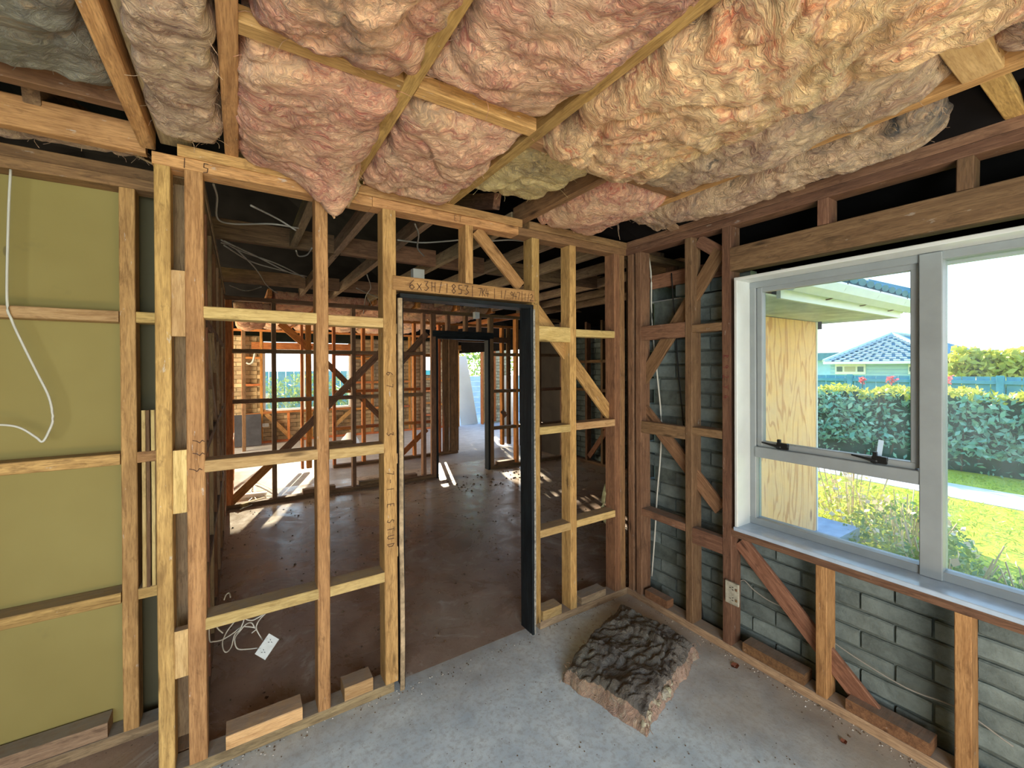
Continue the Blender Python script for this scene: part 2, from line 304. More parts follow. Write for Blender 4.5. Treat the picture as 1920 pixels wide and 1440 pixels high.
# ---- door lining (black, burnt) in the doorway
dl=struct('door_1',(1.04,2.0,0),'black scorched door lining in the framed doorway')
board('jamb',dl,CHAR,(1.413,Y0+.045,0),(1.413,Y0+.045,1.885),.018,.12,(0,1,0)); board('jamb',dl,CHAR,(.655,Y0+.05,0),(.655,Y0+.05,1.885),.018,.10,(0,1,0))
board('head_jamb',dl,CHAR,(.645,Y0+.045,1.885),(1.423,Y0+.045,1.885),.11,.022,(0,0,1))
board('plaster_edge',dl,simple('plaster_edge',(.42,.31,.19),.9,.5,25,.2,.8),(.645,Y0-.008,0),(.645,Y0-.008,1.87),.02,.012,(0,1,0),seg=8,wob=.002,label='flaking cream paint edge')
board('plaster_edge',dl,simple('plaster_edge_grey',(.33,.31,.27),.9,.6,60,.2,.8),(1.424,Y0-.012,0),(1.424,Y0-.012,1.87),.012,.012,(0,1,0),seg=8,wob=.002,label='flaking grey paint edge')
# ---- left wall (set back) with olive board
wl=struct('wall_left',(-1.3,2.33,0)); YL=2.33; yl=YL+.045
stud(wl,-.388,mat=GOLD,y=yl,w=.05); stud(wl,-.235,mat=DARKW,y=yl)
for x in (-.85,-1.3,-1.75,-2.2): stud(wl,x,mat=GOLD,y=yl)
nogx(wl,-2.4,-.21,2.308,BROWN,y=yl,name='top_plate'); nogx(wl,-2.4,-.21,2.353,BROWN,y=yl,name='top_plate'); nogx(wl,-2.4,-.21,.022,GREYW,y=yl,name='bottom_plate')
for z in (1.755,1.17,.60):
    nogx(wl,-.8275,-.415,z,GOLD2 if z>1.5 else GOLD,y=yl); nogx(wl,-.363,-.258,z,GOLD,y=yl)
    nogx(wl,-1.2775,-.8725,z,GOLD,y=yl)
slab('wall_board',OLIVE,-2.4,-.385,YL+.092,YL+.102,.0,2.33,parent=wl)
slab('wall_board',simple('shaded_olive_board',(.10,.09,.05),.8,.1,3),-.385,-.2,YL+.16,YL+.17,0,2.33,parent=wl)  # second panel: olive board with its shadow put into the darker colour
for i,(x,d) in enumerate(((-.343,.014),(-.328,.022),(-.312,.012),(-.298,.02),(-.285,.012))):
    board('trim_length',wl,GOLD2 if i%2==0 else BROWN,(x,YL+.012,.60+.01*i),(x,YL+.012,1.365+(.03 if i>3 else 0)),.013,d,(0,1,0))
# ---- room 2 left side wall (seen obliquely) x -.22..-.13
ws=struct('wall_side',(-.175,3.8,0)); 
for i,y in enumerate((2.2,2.55,2.95,3.4,3.85,4.3,4.75,5.2,5.5)):
    board('stud',ws,BROWN if i%2 else GREYW,(-.175,y,.045),(-.175,y,2.285),.09,.045,(0,1,0))
for z in (.022,2.308): board('plate',ws,DARKW,(-.175,2.1,z),(-.175,5.55,z),.09,.045,(0,0,1))
for i,y in enumerate((2.225,2.575,2.975,3.425,3.875,4.325,4.775)):
    for z in (.58,1.17,1.76): board('nog',ws,DARKW,(-.175,y,z),(-.175,(2.525,2.925,3.375,3.825,4.275,4.725,5.175)[i],z),.09,.045,(0,0,1))
board('brace',ws,GREYW,(-.14,2.6,1.62),(-.14,4.9,.5),.07,.02,(1,0,0)); board('brace',ws,GREYW,(-.135,3.0,1.72),(-.135,3.9,1.3),.06,.02,(1,0,0))
slab('wall_board',simple('brown_board',(.24,.17,.10),.8,.2,4),-.235,-.223,2.43,5.6,.0,2.36,parent=ws)
# ---- window wall
wr=struct('wall_right',(2.245,.3,0)); xc=X0+.045
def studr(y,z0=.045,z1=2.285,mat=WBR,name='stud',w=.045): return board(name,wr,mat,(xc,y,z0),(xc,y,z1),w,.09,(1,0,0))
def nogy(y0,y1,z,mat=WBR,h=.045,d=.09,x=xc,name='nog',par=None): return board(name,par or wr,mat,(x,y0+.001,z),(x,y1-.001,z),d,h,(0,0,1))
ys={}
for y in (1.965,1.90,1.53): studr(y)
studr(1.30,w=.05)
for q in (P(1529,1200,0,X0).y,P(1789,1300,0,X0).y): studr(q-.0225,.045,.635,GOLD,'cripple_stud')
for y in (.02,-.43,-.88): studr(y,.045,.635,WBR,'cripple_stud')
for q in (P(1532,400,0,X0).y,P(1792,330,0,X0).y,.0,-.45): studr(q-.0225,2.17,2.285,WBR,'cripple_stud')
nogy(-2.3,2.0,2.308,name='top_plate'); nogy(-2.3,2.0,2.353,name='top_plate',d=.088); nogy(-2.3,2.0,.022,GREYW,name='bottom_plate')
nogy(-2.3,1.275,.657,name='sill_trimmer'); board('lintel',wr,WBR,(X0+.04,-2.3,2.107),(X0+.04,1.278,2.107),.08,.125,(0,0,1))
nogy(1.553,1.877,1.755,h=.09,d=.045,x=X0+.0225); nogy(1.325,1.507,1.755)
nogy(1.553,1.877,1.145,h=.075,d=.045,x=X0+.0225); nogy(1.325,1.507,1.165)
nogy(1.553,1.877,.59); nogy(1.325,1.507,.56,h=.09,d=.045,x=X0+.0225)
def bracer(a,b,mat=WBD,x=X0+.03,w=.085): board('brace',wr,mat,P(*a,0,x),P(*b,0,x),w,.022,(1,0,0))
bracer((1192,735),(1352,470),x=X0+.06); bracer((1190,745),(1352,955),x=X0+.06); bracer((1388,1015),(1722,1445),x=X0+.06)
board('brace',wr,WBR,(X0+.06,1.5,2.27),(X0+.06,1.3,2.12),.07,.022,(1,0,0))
board('soffit_runner',wr,WBD,(2.33,1.95,2.10),(2.33,1.28,2.10),.02,.09,(0,0,1))
# bricks
def brick_mesh(name,L,H,D,seed,n=6):
    rr=random.Random(seed); out=[]
    for k in range(n):
        V,F=boxgeo(L,D,H,3,.006,.0025,rr.random()); me=bpy.data.meshes.new(name); me.from_pydata(V,[],F); out.append(me)
    return out
def brickwall(par,mat,org,dr,n,u0,u1,z0,z1,holes=(),L=.23,H=.076,D=.07,J=.01,seed=1,mort=True,skip=None,limit=999,rag=()):
    """org: point on wall centre plane; dr: run direction; n outward normal"""
    dr=Vector(dr);n=Vector(n);org=Vector(org);rr=random.Random(seed)
    full=brick_mesh('brick',L,H,D,seed); half=brick_mesh('brick',(L-J)/2,H,D,seed+9)
    for me in full+half: me.materials.append(mat)
    row=0;z=z0;cnt=0
    def vis(u,z):
        for a,b,c,d in holes:
            if a<u<b and c<z<d: return False
        return True
    while z+H*.5<z1:
        u=u0-(0 if row%2==0 else (L+J)/2)
        while u<u1:
            a,b=u,u+L
            if a<u0-.01: a=u0
            if b>u1: b=u1
            c=(a+b)/2; zz=z+H/2
            segs=[(a,b)]
            if not (vis(a+.02,zz) and vis(b-.02,zz)):
                if vis(a+.02,zz) and not vis(b-.02,zz): segs=[(a,(a+b)/2)]
                elif vis(b-.02,zz) and not vis(a+.02,zz): segs=[((a+b)/2,b)]
                else: segs=[]
            for a,b in segs:
                if b-a<.05 or (skip and skip((a+b)/2,zz)): continue
                me=(full if b-a>.16 else half)[rr.randrange(6)]
                o=bpy.data.objects.new('brick',me); X=dr; Zv=Vector((0,0,1)); Y=Zv.cross(X)
                M=Matrix((X,Y,Zv)).transposed().to_4x4(); M.translation=org+dr*((a+b)/2)+Zv*(zz-org.z)+n*rr.uniform(-.004,.004)
                M=M@Matrix.Rotation(rr.uniform(-.008,.008),4,'Y')@Matrix.Diagonal(((b-a)/(L if b-a>.16 else (L-J)/2),1,1,1))
                link(o,par,M); cnt+=1
            u+=L+J
        z+=H+J; row+=1
    return cnt
# right wall: run direction -y (so u = 2.2 - y)
brickwall(wr,BRICK,(2.385,1.96,0),(0,-1,0),(1,0,0),0,3.0,-.08,2.04,holes=((.70,9,.66,9),),seed=3,skip=lambda u,z:(u<.14 and (z>1.72 or int(z*11.6)%3==0)) or (u<.3 and z>1.9))
for zz0,zz1,y0,y1 in ((-.1,.655,-1.05,1.94),(.655,1.97,1.25,1.9)):
    slab('mortar',MORTAR,2.362,2.408,y0,y1,zz0,zz1,parent=wr)
slab('outer_wall',MORTAR,2.36,2.41,-2.3,-1.05,-.3,.655,parent=wr); 
# ---- window 1
w1=struct('window_1',(2.33,.4,.68),'pale painted timber window with an awning sash beside a wide fixed pane'); XG=2.33; YW0,YW1=-1.2,1.245
_wj=[0]
def wbar(name,y0,z0,y1,z1,w,t,x,mat=JOIN):
    _wj[0]+=1; x=x+.0009*(_wj[0]%5)
    return board(name,w1,mat,(x,y0,z0),(x,y1,z1),t,w,(0,0,1) if abs(z1-z0)<abs(y1-y0) else (0,1,0),seg=1,wob=0)
board('frame_liner',w1,WHITEP,(2.255,YW1-.007,.69),(2.255,YW1-.007,2.0),.15,.016,(0,1,0),seg=1,wob=0)
board('frame_liner',w1,WHITEP,(2.255,YW0,1.992),(2.255,YW1,1.992),.15,.016,(0,0,1),seg=1,wob=0)
board('sill',w1,SILLM,(2.258,YW0,.688),(2.258,YW1,.688),.175,.02,(0,0,1),seg=1,wob=0,label='dusty window sill, sky reflection painted in as blue')
wbar('frame',YW0,.715,YW1,.715,.035,.06,XG); wbar('frame',YW0,1.968,YW1,1.968,.034,.06,XG); wbar('frame',YW1-.03,.70,YW1-.03,1.98,.03,.06,XG)
wbar('mullion',.52,.70,.52,1.98,.068,.075,XG-.005); wbar('mullion',-.6,.70,-.6,1.98,.068,.075,XG-.005)
wbar('transom',.554,1.085,YW1-.045,1.085,.055,.07,XG)
# awning sash
sh=wbar('sash',.57,1.127,YW1-.05,1.127,.03,.04,XG+.002); 
for a in (((.57,1.942),(YW1-.05,1.942)),((.572,1.12),(.572,1.95)),((YW1-.06,1.12),(YW1-.06,1.95))): wbar('sash',a[0][0],a[0][1],a[1][0],a[1][1],.028,.04,XG+.002)
def pane(y0,y1,z0,z1,x): slab('glass_pane',GLASS,x-.002,x+.002,y0,y1,z0,z1,parent=w1)
pane(.585,YW1-.07,1.14,1.93,XG+.01); pane(.554,YW1-.045,.73,1.058,XG+.005); pane(-.566,.486,.73,1.952,XG+.005); pane(YW0,-.634,.73,1.952,XG+.005)
def latch(u,v,strip=False):
    c=P(u,v,0,XG-.03); e=mk('latch',*boxgeo(.012,.055,.014,1,.002),BLACKM,w1,Matrix.Translation(c))
    tubeV,tubeF=tubegeo([c+Vector((-.012,.0,.004)),c+Vector((-.02,.03,.010)),c+Vector((-.02,.09,.018))],lambda t:.010*(1-.6*t),k=3); o=mk('latch_handle',tubeV,tubeF,BLACKM,e,smooth=True)
    V,F=boxgeo(.02,.05,.02,1,.003); mk('latch_handle',V,F,BLACKM,e,Matrix.Translation(c+Vector((-.008,-.005,.016))))
    V,F=boxgeo(.014,.014,.05,1,.003); mk('latch_handle',V,F,BLACKM,e,Matrix.Translation(c+Vector((-.012,.01,.018))))
    if strip: V,F=boxgeo(.002,.018,.07,1,.0005); mk('tape_strip',V,F,TAPE,e,Matrix.Translation(c+Vector((-.004,-.005,.06)))@Matrix.Rotation(.12,4,'X'))
latch(1467,840); latch(1648,866,True)
# ---- middle wall y 5.55
wm=struct('wall_middle',(2.2,5.6,0)); YM=5.55; ym=YM+.045
for x in (-.10,.33,.78,1.205,1.65,2.13): stud(wm,x,mat=DARKW if x>.2 else REDW,y=ym,w=.06 if x<0 else .045)
stud(wm,2.275,mat=DARKW,y=ym,w=.055); stud(wm,3.20,mat=DARKW,y=ym,w=.06); stud(wm,3.655,mat=REDW,y=ym); stud(wm,4.1,mat=DARKW,y=ym); stud(wm,4.6,mat=DARKW,y=ym)
for x in (2.5,2.78,3.0): stud(wm,x,2.06,2.285,DARKW,ym)
nogx(wm,-.22,2.4,2.308,DARKW,y=ym,name='top_plate'); nogx(wm,2.4,4.7,2.308,DARKW,y=ym,name='top_plate')
nogx(wm,-.22,2.3,.022,DARKW,y=ym,name='bottom_plate'); nogx(wm,3.17,4.7,.022,DARKW,y=ym,name='bottom_plate')
for z in (1.73,1.17,.61):
    for a,b in ((-.07,.3075),(.3525,.7575),(.8025,1.1825),(1.2275,1.6275),(1.6725,2.1075),(3.23,3.6325),(3.6775,4.0775),(4.1225,4.5775)):
        if z==.61 and a<2.: 
            if a<.8 or a>1.1: continue
        nogx(wm,a,b,z,DARKW,y=ym)
board('lintel',wm,CHAR,(2.25,ym,2.01),(3.23,ym,2.01),.095,.09,(0,0,1))
board('brace',wm,REDW,P(430,945,1,YM+.02),P(512,865,1,YM+.02),.085,.022,(0,1,0)); board('brace',wm,DARKW,P(512,865,1,YM+.02),P(722,652,1,YM+.02),.085,.022,(0,1,0))
board('brace',wm,DARKW,P(742,690,1,YM+.02),P(800,625,1,YM+.02),.085,.022,(0,1,0))
d2=struct('door_2',(2.7,5.6,0),'blackened door lining in the far stud wall')
for x in (2.315,3.14): board('jamb',d2,CHAR,(x,ym,0),(x,ym,1.95),.03,.12,(0,1,0))
board('head_jamb',d2,CHAR,(2.3,ym,1.955),(3.155,ym,1.955),.12,.03,(0,0,1))
# ---- wall three y 6.95
wt=struct('wall_inner',(2.,7.0,0)); YT=6.95; yt=YT+.045
for x,w in ((.775,.035),(.865,.07),(1.22,.04),(1.66,.05),(2.08,.045),(2.5,.045),(2.95,.045)): stud(wt,x,mat=REDW,y=yt,w=w)
stud(wt,3.075,mat=DARKW,y=yt,w=.09); stud(wt,3.235,mat=DARKW,y=yt,w=.15); stud(wt,4.25,mat=REDW,y=yt,w=.05); stud(wt,4.4,mat=DARKW,y=yt,w=.05)
nogx(wt,.75,4.6,2.308,REDW,y=yt,name='top_plate'); nogx(wt,1.2,3.3,.022,DARKW,y=yt,name='bottom_plate')
for z in (1.75,1.17,.6):
    for a,b in ((1.24,1.635),(1.685,2.0575),(2.1025,2.4775),(2.5225,2.9275)): nogx(wt,a,b,z,REDW,y=yt)
board('brace',wt,DARKW,P(612,680,1,YT+.02),P(722,790,1,YT+.02),.085,.022,(0,1,0)); board('brace',wt,REDW,P(755,850,1,YT+.02),P(800,805,1,YT+.02),.085,.022,(0,1,0))
board('brace',wt,REDW,P(525,606,1,YT+.02),P(582,655,1,YT+.02),.1,.022,(0,1,0))
board('lintel',wt,DARKW,(3.31,yt,2.05),(4.4,yt,2.05),.09,.1,(0,0,1))
# room 3 left posts running back
w3=struct('wall_side',(-.12,7.0,0))
for i,y in enumerate((5.95,6.35,6.8,7.25,7.5)): board('stud',w3,REDW,(-.12,y,.045),(-.12,y,2.285),.09,.05,(0,1,0))
for z in (.022,2.308): board('plate',w3,REDW,(-.12,5.64,z),(-.12,7.53,z),.09,.045,(0,0,1))
board('post',w3,DARKW,(.06,9.3,0),(.06,9.3,2.3),.06,.06,(0,1,0))
for z in (.6,1.2,1.75): board('nog',w3,REDW,(-.12,5.975,z),(-.12,7.475,z),.09,.045,(0,0,1))
# ---- far exterior wall y 10.05
wb=struct('wall_back',(2.,10.1,0)); YB=10.05; yb=YB+.045
for x in (-.35,.05,.37,2.15,2.6,3.05,3.5,3.82,4.2,4.6,4.76,5.53,5.9): stud(wb,x,mat=REDW,y=yb)
for x in (.86,1.3,1.75): stud(wb,x,.045,.60,REDW,yb,name='cripple_stud')
nogx(wb,-1.,6.4,2.308,REDW,y=yb,name='top_plate'); nogx(wb,-1.,4.7,.022,REDW,y=yb,name='bottom_plate'); nogx(wb,.39,2.13,.625,REDW,y=yb,name='sill_trimmer')
board('lintel',wb,REDW,(.2,yb,2.0),(2.2,yb,2.0),.08,.14,(0,0,1)); board('lintel',wb,REDW,(4.74,yb,2.05),(5.55,yb,2.05),.08,.12,(0,0,1))
for a,b in ((.0725,.3475),(2.1725,2.5775),(2.6225,3.0275),(3.0725,3.4775),(4.2225,4.5775)):
    for z in (.6,1.2,1.75): nogx(wb,a,b,z,REDW,y=yb)
for z in (.35,.65,.95,1.25): nogx(wb,3.8425,4.1775,z,REDW,y=yb)
board('brace',wb,GOLD,P(492,770,1,YB+.03),P(562,835,1,YB+.03),.085,.022,(0,1,0)); board('brace',wb,GOLD,P(625,800,1,YB+.03),P(660,768,1,YB+.03),.085,.022,(0,1,0))
n=brickwall(wb,BRICKT,(0,10.2,0),(1,0,0),(0,1,0),-.9,4.75,-.05,2.2,holes=((.36,2.16,.60,2.3),(3.86,4.12,1.35,1.8)),seed=5)
n=brickwall(wb,BRICKT,(0,10.2,0),(1,0,0),(0,1,0),5.55,6.4,-.05,2.2,seed=6)
for x0,x1,z0,z1 in ((-.9,.36,-.1,2.2),(.36,2.16,-.1,.6),(2.16,3.85,-.1,2.2),(3.85,4.12,-.1,1.35),(3.85,4.12,1.8,2.2),(4.12,4.75,-.1,2.2),(5.55,6.4,-.1,2.2)): slab('mortar',MORT2,x0,x1,10.18,10.23,z0,z1,parent=wb)
w2=struct('window_2',(1.26,10.12,.65),'white framed window in the far brick wall')
for (a,b) in (((.42,.67),(.42,1.93)),((1.16,.67),(1.16,1.93)),((2.11,.67),(2.11,1.93))): board('frame',w2,TRIM,(a[0],10.15,a[1]),(b[0],10.15,b[1]),.05,.06,(0,1,0),seg=1,wob=0)
for z in (.66,1.93): board('frame',w2,TRIM,(.4,10.15,z),(2.13,10.15,z),.08,.05,(0,0,1),seg=1,wob=0)
slab('glass_pane',GLASS,.44,1.14,10.15,10.154,.68,1.91,parent=w2); slab('glass_pane',GLASS,1.18,2.09,10.15,10.154,.68,1.91,parent=w2)
d3=struct('door_3',(5.14,10.1,0),'open exterior doorway with bright daylight')
for x in (4.79,5.5): board('jamb',d3,REDW,(x,yb,0),(x,yb,1.98),.02,.14,(0,1,0))
board('head_jamb',d3,GOLD,(4.78,yb,1.985),(5.51,yb,1.985),.14,.03,(0,0,1))
# ---- room 2 right wall x 4.68
we=struct('wall_end',(4.72,3.8,0)); xe=4.72
for y in (2.15,2.6,3.05,3.5,3.95,4.4,4.75,5.1,5.5): board('stud',we,DARKW,(xe,y,.045),(xe,y,2.285),.045,.09,(1,0,0))
for z in (.022,2.308): board('plate',we,DARKW,(xe,2.1,z),(xe,5.55,z),.09,.045,(0,0,1))
for z in (.6,1.17,1.62):
    for y in (4.4225,4.7725,5.1225): board('nog',we,BROWN,(xe,y,z),(xe,{4.4225:4.7275,4.7725:5.0775,5.1225:5.4775}[y],z),.09,.045,(0,0,1))
board('brace',we,BROWN,(xe-.03,5.05,.1),(xe-.03,4.5,.75),.085,.022,(1,0,0))
brickwall(we,BRICK,(4.83,5.6,0),(0,-1,0),(1,0,0),0,1.9,-.05,2.0,seed=8)
slab('mortar',MORTAR,4.81,4.87,2.0,5.65,-.3,2.1,parent=we); slab('soffit_lining',DKIN,4.87,4.89,1.9,10.3,1.9,2.6,parent=we)
slab('wall_board',simple('dark_board',(.06,.05,.04),.9,.2,3),4.62,4.64,5.66,6.95,0,2.37,parent=we); slab('wall_board',simple('dark_board',(.07,.06,.05),.9,.2,3),5.55,7.0,8.22,8.25,0,2.4,parent=we); slab('wall_board',simple('dark_board',(.07,.06,.05),.9,.2,3),4.75,7,6.9,6.93,0,2.4,parent=we)
# ---- wing outside face towards the camera (behind the plywood) and other outer shells
wx=struct('wall_wing',(3.6,2.0,0))
slab('outer_wall',MORTAR,2.42,4.8,1.95,2.0,-.3,2.1,parent=wx)
for x in (2.32,2.75,3.2,3.65,4.1,4.55): board('stud',wx,DARKW,(x,2.045,.045),(x,2.045,2.285),.045,.088,(0,1,0))
for z in (.022,2.308): board('plate',wx,DARKW,(2.25,2.045,z),(4.7,2.045,z),.088,.045,(0,0,1))
wz=struct('wall_outer',(-2.5,0,0))
slab('wall_board',OLIVE,-2.42,-2.4,-2.3,2.43,0,2.4,parent=wz)
slab('wall_board',CARD,-3.2,-3.18,6.0,7.2,0,2.4,parent=wz); slab('wall_board',CARD,-3.2,-3.18,9.4,10.2,0,2.4,parent=wz); slab('wall_board',CARD,-3.2,-3.18,7.2,9.4,0,.7,parent=wz)
slab('wall_board',CARD,-3.2,-.24,5.64,5.66,0,2.4,parent=wz)
wk=struct('wall_rear',(0,-2.3,0))
for x0,x1,z0,z1 in ((-2.4,-1.8,0,2.4),(.6,2.3,0,2.4),(-1.8,.6,0,.55),(-1.8,.6,2.1,2.4)): slab('wall_board',OLIVE,x0,x1,-2.32,-2.3,z0,z1,parent=wk)
# closet in the hall
cl=struct('door_4',(4.3,8.0,0),'pale panel and white door edge beyond the black post')
xa,xb,xd=[P(q,700,1,8.0).x for q in (943,956,963)]; slab('door_panel',CARD,xa,xb,8.0,8.02,0,1.35,parent=cl); slab('door_edge',TRIM,xb,xd,7.95,8.02,0,1.35,parent=cl)
for z in (.25,1.0,1.25): box('hinge',cl,BLACKM,xb-.02,xb,7.96,7.99,z,z+.08)
# ---- ceilings
ce=struct('ceiling',(0,1,2.37)); ZJ=2.37
def joist(x,y0,y1,mat=GOLD,w=.045,h=.10,z=ZJ): return board('joist',ce,mat,(x,y0,z+h/2),(x,y1,z+h/2),w,h,(0,0,1))
for x,m in ((-.285,GOLD),(-.02,GOLD),(.43,GOLD),(.905,GOLD),(1.375,BROWN),(1.83,GOLD)): joist(x,-2.2,2.09,m)
joist(-.20,-2.2,2.09,GREYW,w=.1,h=.03,z=ZJ+.03); joist(-.75,-2.2,1.95,BROWN); joist(-1.25,-2.2,1.95,BROWN); joist(-1.8,-2.2,1.95,BROWN)
for a,b,y,m in ((.0025,.4075,1.235,GOLD),(.4525,.8825,1.235,GOLD),(.9275,1.3525,1.3,BROWN),(1.3975,1.8075,.30,GOLD2),(1.8525,2.2,.29,GOLD),(.0025,.4075,.0,GOLD),(.4525,.8825,.0,GOLD),(1.3975,1.8075,1.32,BROWN),(-.2625,-.0425,.62,GOLD)):
    board('ceiling_nog',ce,m,(a,y,ZJ+.024),(b,y,ZJ+.024),.05 if y!=.30 else .085,.045,(0,0,1))
board('trimmer',ce,GOLD,(-2.4,2.16,ZJ+.055),(-.30,2.16,ZJ+.055),.045,.11,(0,0,1)); board('trimmer',ce,BROWN,(-2.4,1.93,ZJ+.10),(-.31,1.93,ZJ+.10),.045,.09,(0,0,1))
board('trimmer',ce,GOLD,(.455,2.035,2.352),(1.352,2.035,2.352),.085,.044,(0,0,1)); board('trimmer',ce,GOLD,(-.19,2.035,2.352),(.405,2.035,2.352),.085,.044,(0,0,1)); board('trimmer',ce,BROWN,(1.4,2.035,2.352),(2.2,2.035,2.352),.085,.044,(0,0,1))
for x,y0,y1 in ((.315,2.12,3.27),(.60,2.12,5.5),(.93,2.12,3.26),(1.38,2.12,5.5),(1.83,2.12,5.5),(2.28,2.12,5.5),(2.73,2.12,5.5),(3.18,2.12,5.5),(3.63,2.12,5.5),(4.08,2.12,5.5),(4.5,2.12,5.5),(.93,3.32,5.5)):
    joist(x,y0,y1,GREYW,h=.09)
for y in (3.29,4.87): board('ceiling_beam',ce,DARKW,(-.2,y,ZJ+.135),(4.7,y,ZJ+.135),.05,.09,(0,0,1)) if False else [board('ceiling_beam',ce,DARKW,(a,y,ZJ+.06),(b,y,ZJ+.06),.05,.13,(0,0,1)) for a,b in ((-.2,.577),(.623,.907),(.953,1.357),(1.403,1.807),(1.853,2.257),(2.303,2.707),(2.753,3.157),(3.203,3.607),(3.653,4.057),(4.103,4.477))]
joist(-.15,2.12,5.5,GREYW,h=.05,z=2.335)
for x in (0.3,.9,1.5,2.1,2.7,3.3,4.0): joist(x,5.66,10.0,REDW,h=.09)
for i in range(9):  # rafters
    x=-.6+i*.62; board('rafter',ce,DARKW,(x,2.12,2.50),(x,5.4,3.55),.045,.09,(0,0,1))
for i in range(5): board('rafter',ce,DARKW,(2.28,1.75-i*.6,2.42),(.3,1.75-i*.6,3.02),.045,.09,(0,0,1))
# short blocks and rafter ends above the window wall
for y in (1.62,.95,.22): board('rafter',ce,GREYW,(2.05,y,2.44),(2.36,y,2.36),.06,.09,(0,0,1))
# ---- roof (height field over the footprint)
def hgt(x,y):
    a=min(5.05-x,y-1.32,x+6,10.75-y); b=min(2.9-x,x+6,y+3.2) if y<4 else -1
    return 2.12+.36*max(a,b)
def roof():
    xs=np.arange(-6,5.06,.2215); ysv=np.arange(-3.2,10.76,.2215); V=[];F=[];idx={}
    for i,x in enumerate(xs):
        for j,y in enumerate(ysv): idx[i,j]=len(V); V.append((x,y,hgt(x,y)))
    for i in range(len(xs)-1):
        for j in range(len(ysv)-1):
            q=[(i,j),(i+1,j),(i+1,j+1),(i,j+1)]
            if all(V[idx[k]][2]>=2.11 for k in q): F.append(tuple(idx[k] for k in q))
    n=len(V); V+=[(a,b,c+.05) for a,b,c in V]; F+= [tuple(k+n for k in reversed(f)) for f in F]
    o=mk('roof',V,F,[DKIN,TILE],None,Matrix.Identity(4),mi=[0]*(len(F)//2)+[1]*(len(F)//2)); tag(o,None,None,None,'structure'); return o
roof()
# ---- eaves of the wing
ev=struct('trim_1',(4,1.5,2),'white soffit, fascia and gutter of the wing eave')
z=1.975
slab('soffit',SOFF,2.9,5.0,1.36,1.96,z,z+.012,parent=ev); slab('soffit',SOFF,4.8,5.0,1.96,5.6,z,z+.012,parent=ev)
slab('soffit',SOFF,2.41,2.86,-2.6,1.36,2.035,2.047,parent=ev)
slab('soffit',SOFF,2.41,2.9,1.36,1.96,z,z+.012,parent=ev)
slab('fascia',TRIM,2.86,5.02,1.335,1.36,z-.012,z+.13,parent=ev); slab('fascia',TRIM,5.0,5.02,1.36,5.6,z-.012,z+.13,parent=ev); slab('fascia',TRIM,2.86,2.88,-2.6,1.335,2.02,2.16,parent=ev)
def gutter(p0,p1,out):
    prof=[(0,.02),(.0,.0),(.05,-.012),(.10,.02),(.125,.07),(.12,.085),(.115,.07),(.09,.03),(.05,.0),(.012,.012),(.012,.07)]
    p0=Vector(p0);p1=Vector(p1);o=Vector(out);V=[];F=[];k=len(prof)
    for p in (p0,p1):
        for a,b in prof: V.append(p+o*a+Vector((0,0,b)))
    for i in range(k-1): F.append((i,i+1,i+1+k,i+k))
    F.append(tuple(range(k))); F.append(tuple(range(2*k-1,k-1,-1))); return mk('gutter',V,F,TRIM,ev)
gutter((2.9,1.335,z+.045),(5.14,1.335,z+.045),(0,-1,0)); gutter((5.02,1.335,z+.045),(5.02,5.6,z+.045),(1,0,0))
for x in (3.5,4.1,4.7): tube('gutter_bracket',ev,DARKW,[(x,1.345,z+.03),(x,1.30,z+.035),(x+.01,1.24,z+.07),(x+.02,1.21,z+.13)],.005)
rf=struct('roof_edge',(4,1.5,2.2),'dark tiled edge and hip of the wing roof')
for i in range(14):
    x=2.95+i*.152; V,F=tubegeo([(x,1.24,z+.175),(x,1.45,z+.235)],.075,ns=8,k=2,flat=.35); mk('roof_tile',V,F,TILE,rf)
for i in range(8):
    t=i*.28; V,F=tubegeo([(5.12-t,1.25+t,2.15+.36*t),(5.12-t-.3,1.25+t+.3,2.17+.36*(t+.3))],.1,ns=8,k=2,flat=.6); mk('hip_tile',V,F,TILE,rf)
# plywood sheet
pw=board('plywood_sheet',None,PLY,(3.68,1.935,.86),(4.82,1.935,.86),2.22,.018,(0,1,0),seg=1,wob=0); tag(pw,'tall plywood sheet closing the wing wall outside the window','plywood')
board('corner_trim',pw,TRIM,(4.828,1.925,-.25),(4.828,1.925,1.97),.02,.02,(0,1,0),seg=1,wob=0)
st=slab('door_step',simple('blue_step',(.32,.40,.48),.7,.2,8),4.3,5.28,1.72,2.3,-.24,-.10,kind=None); tag(st,'grey-blue ledge at the foot of the plywood sheet','step')
# ================================================= OUTSIDE
gr=slab('ground',GRASS,2.42,60,-40,60,-.5,-.3); tag(gr,'bright green lawn outside the window','lawn')
g2=slab('ground',GRASS,-60,2.42,-40,-2.4,-.5,-.3); g3=slab('ground',GRASS,-60,60,10.25,60,-.48,-.28); g4=slab('ground',GRASS,-60,-4.2,-2.4,10.25,-.5,-.3)
def pathm():
    V=[];F=[]; n_=26
    for i in range(n_):
        y=-9+i*.8; x=8.25+.06*max(0,y-1)**1.3 -.02*max(0,-y)**1.2; V+=[(x,y,-.29),(x+.95,y,-.29),(x,y,-.33),(x+.95,y,-.33)]
    for i in range(n_-1):
        a=i*4; F+=[(a,a+1,a+5,a+4),(a+1,a+3,a+7,a+5),(a,a+4,a+6,a+2)]
    o=mk('path',V,F,PATH); tag(o,'pale concrete path curving between lawn and hedge','path',None,'structure')
pathm()
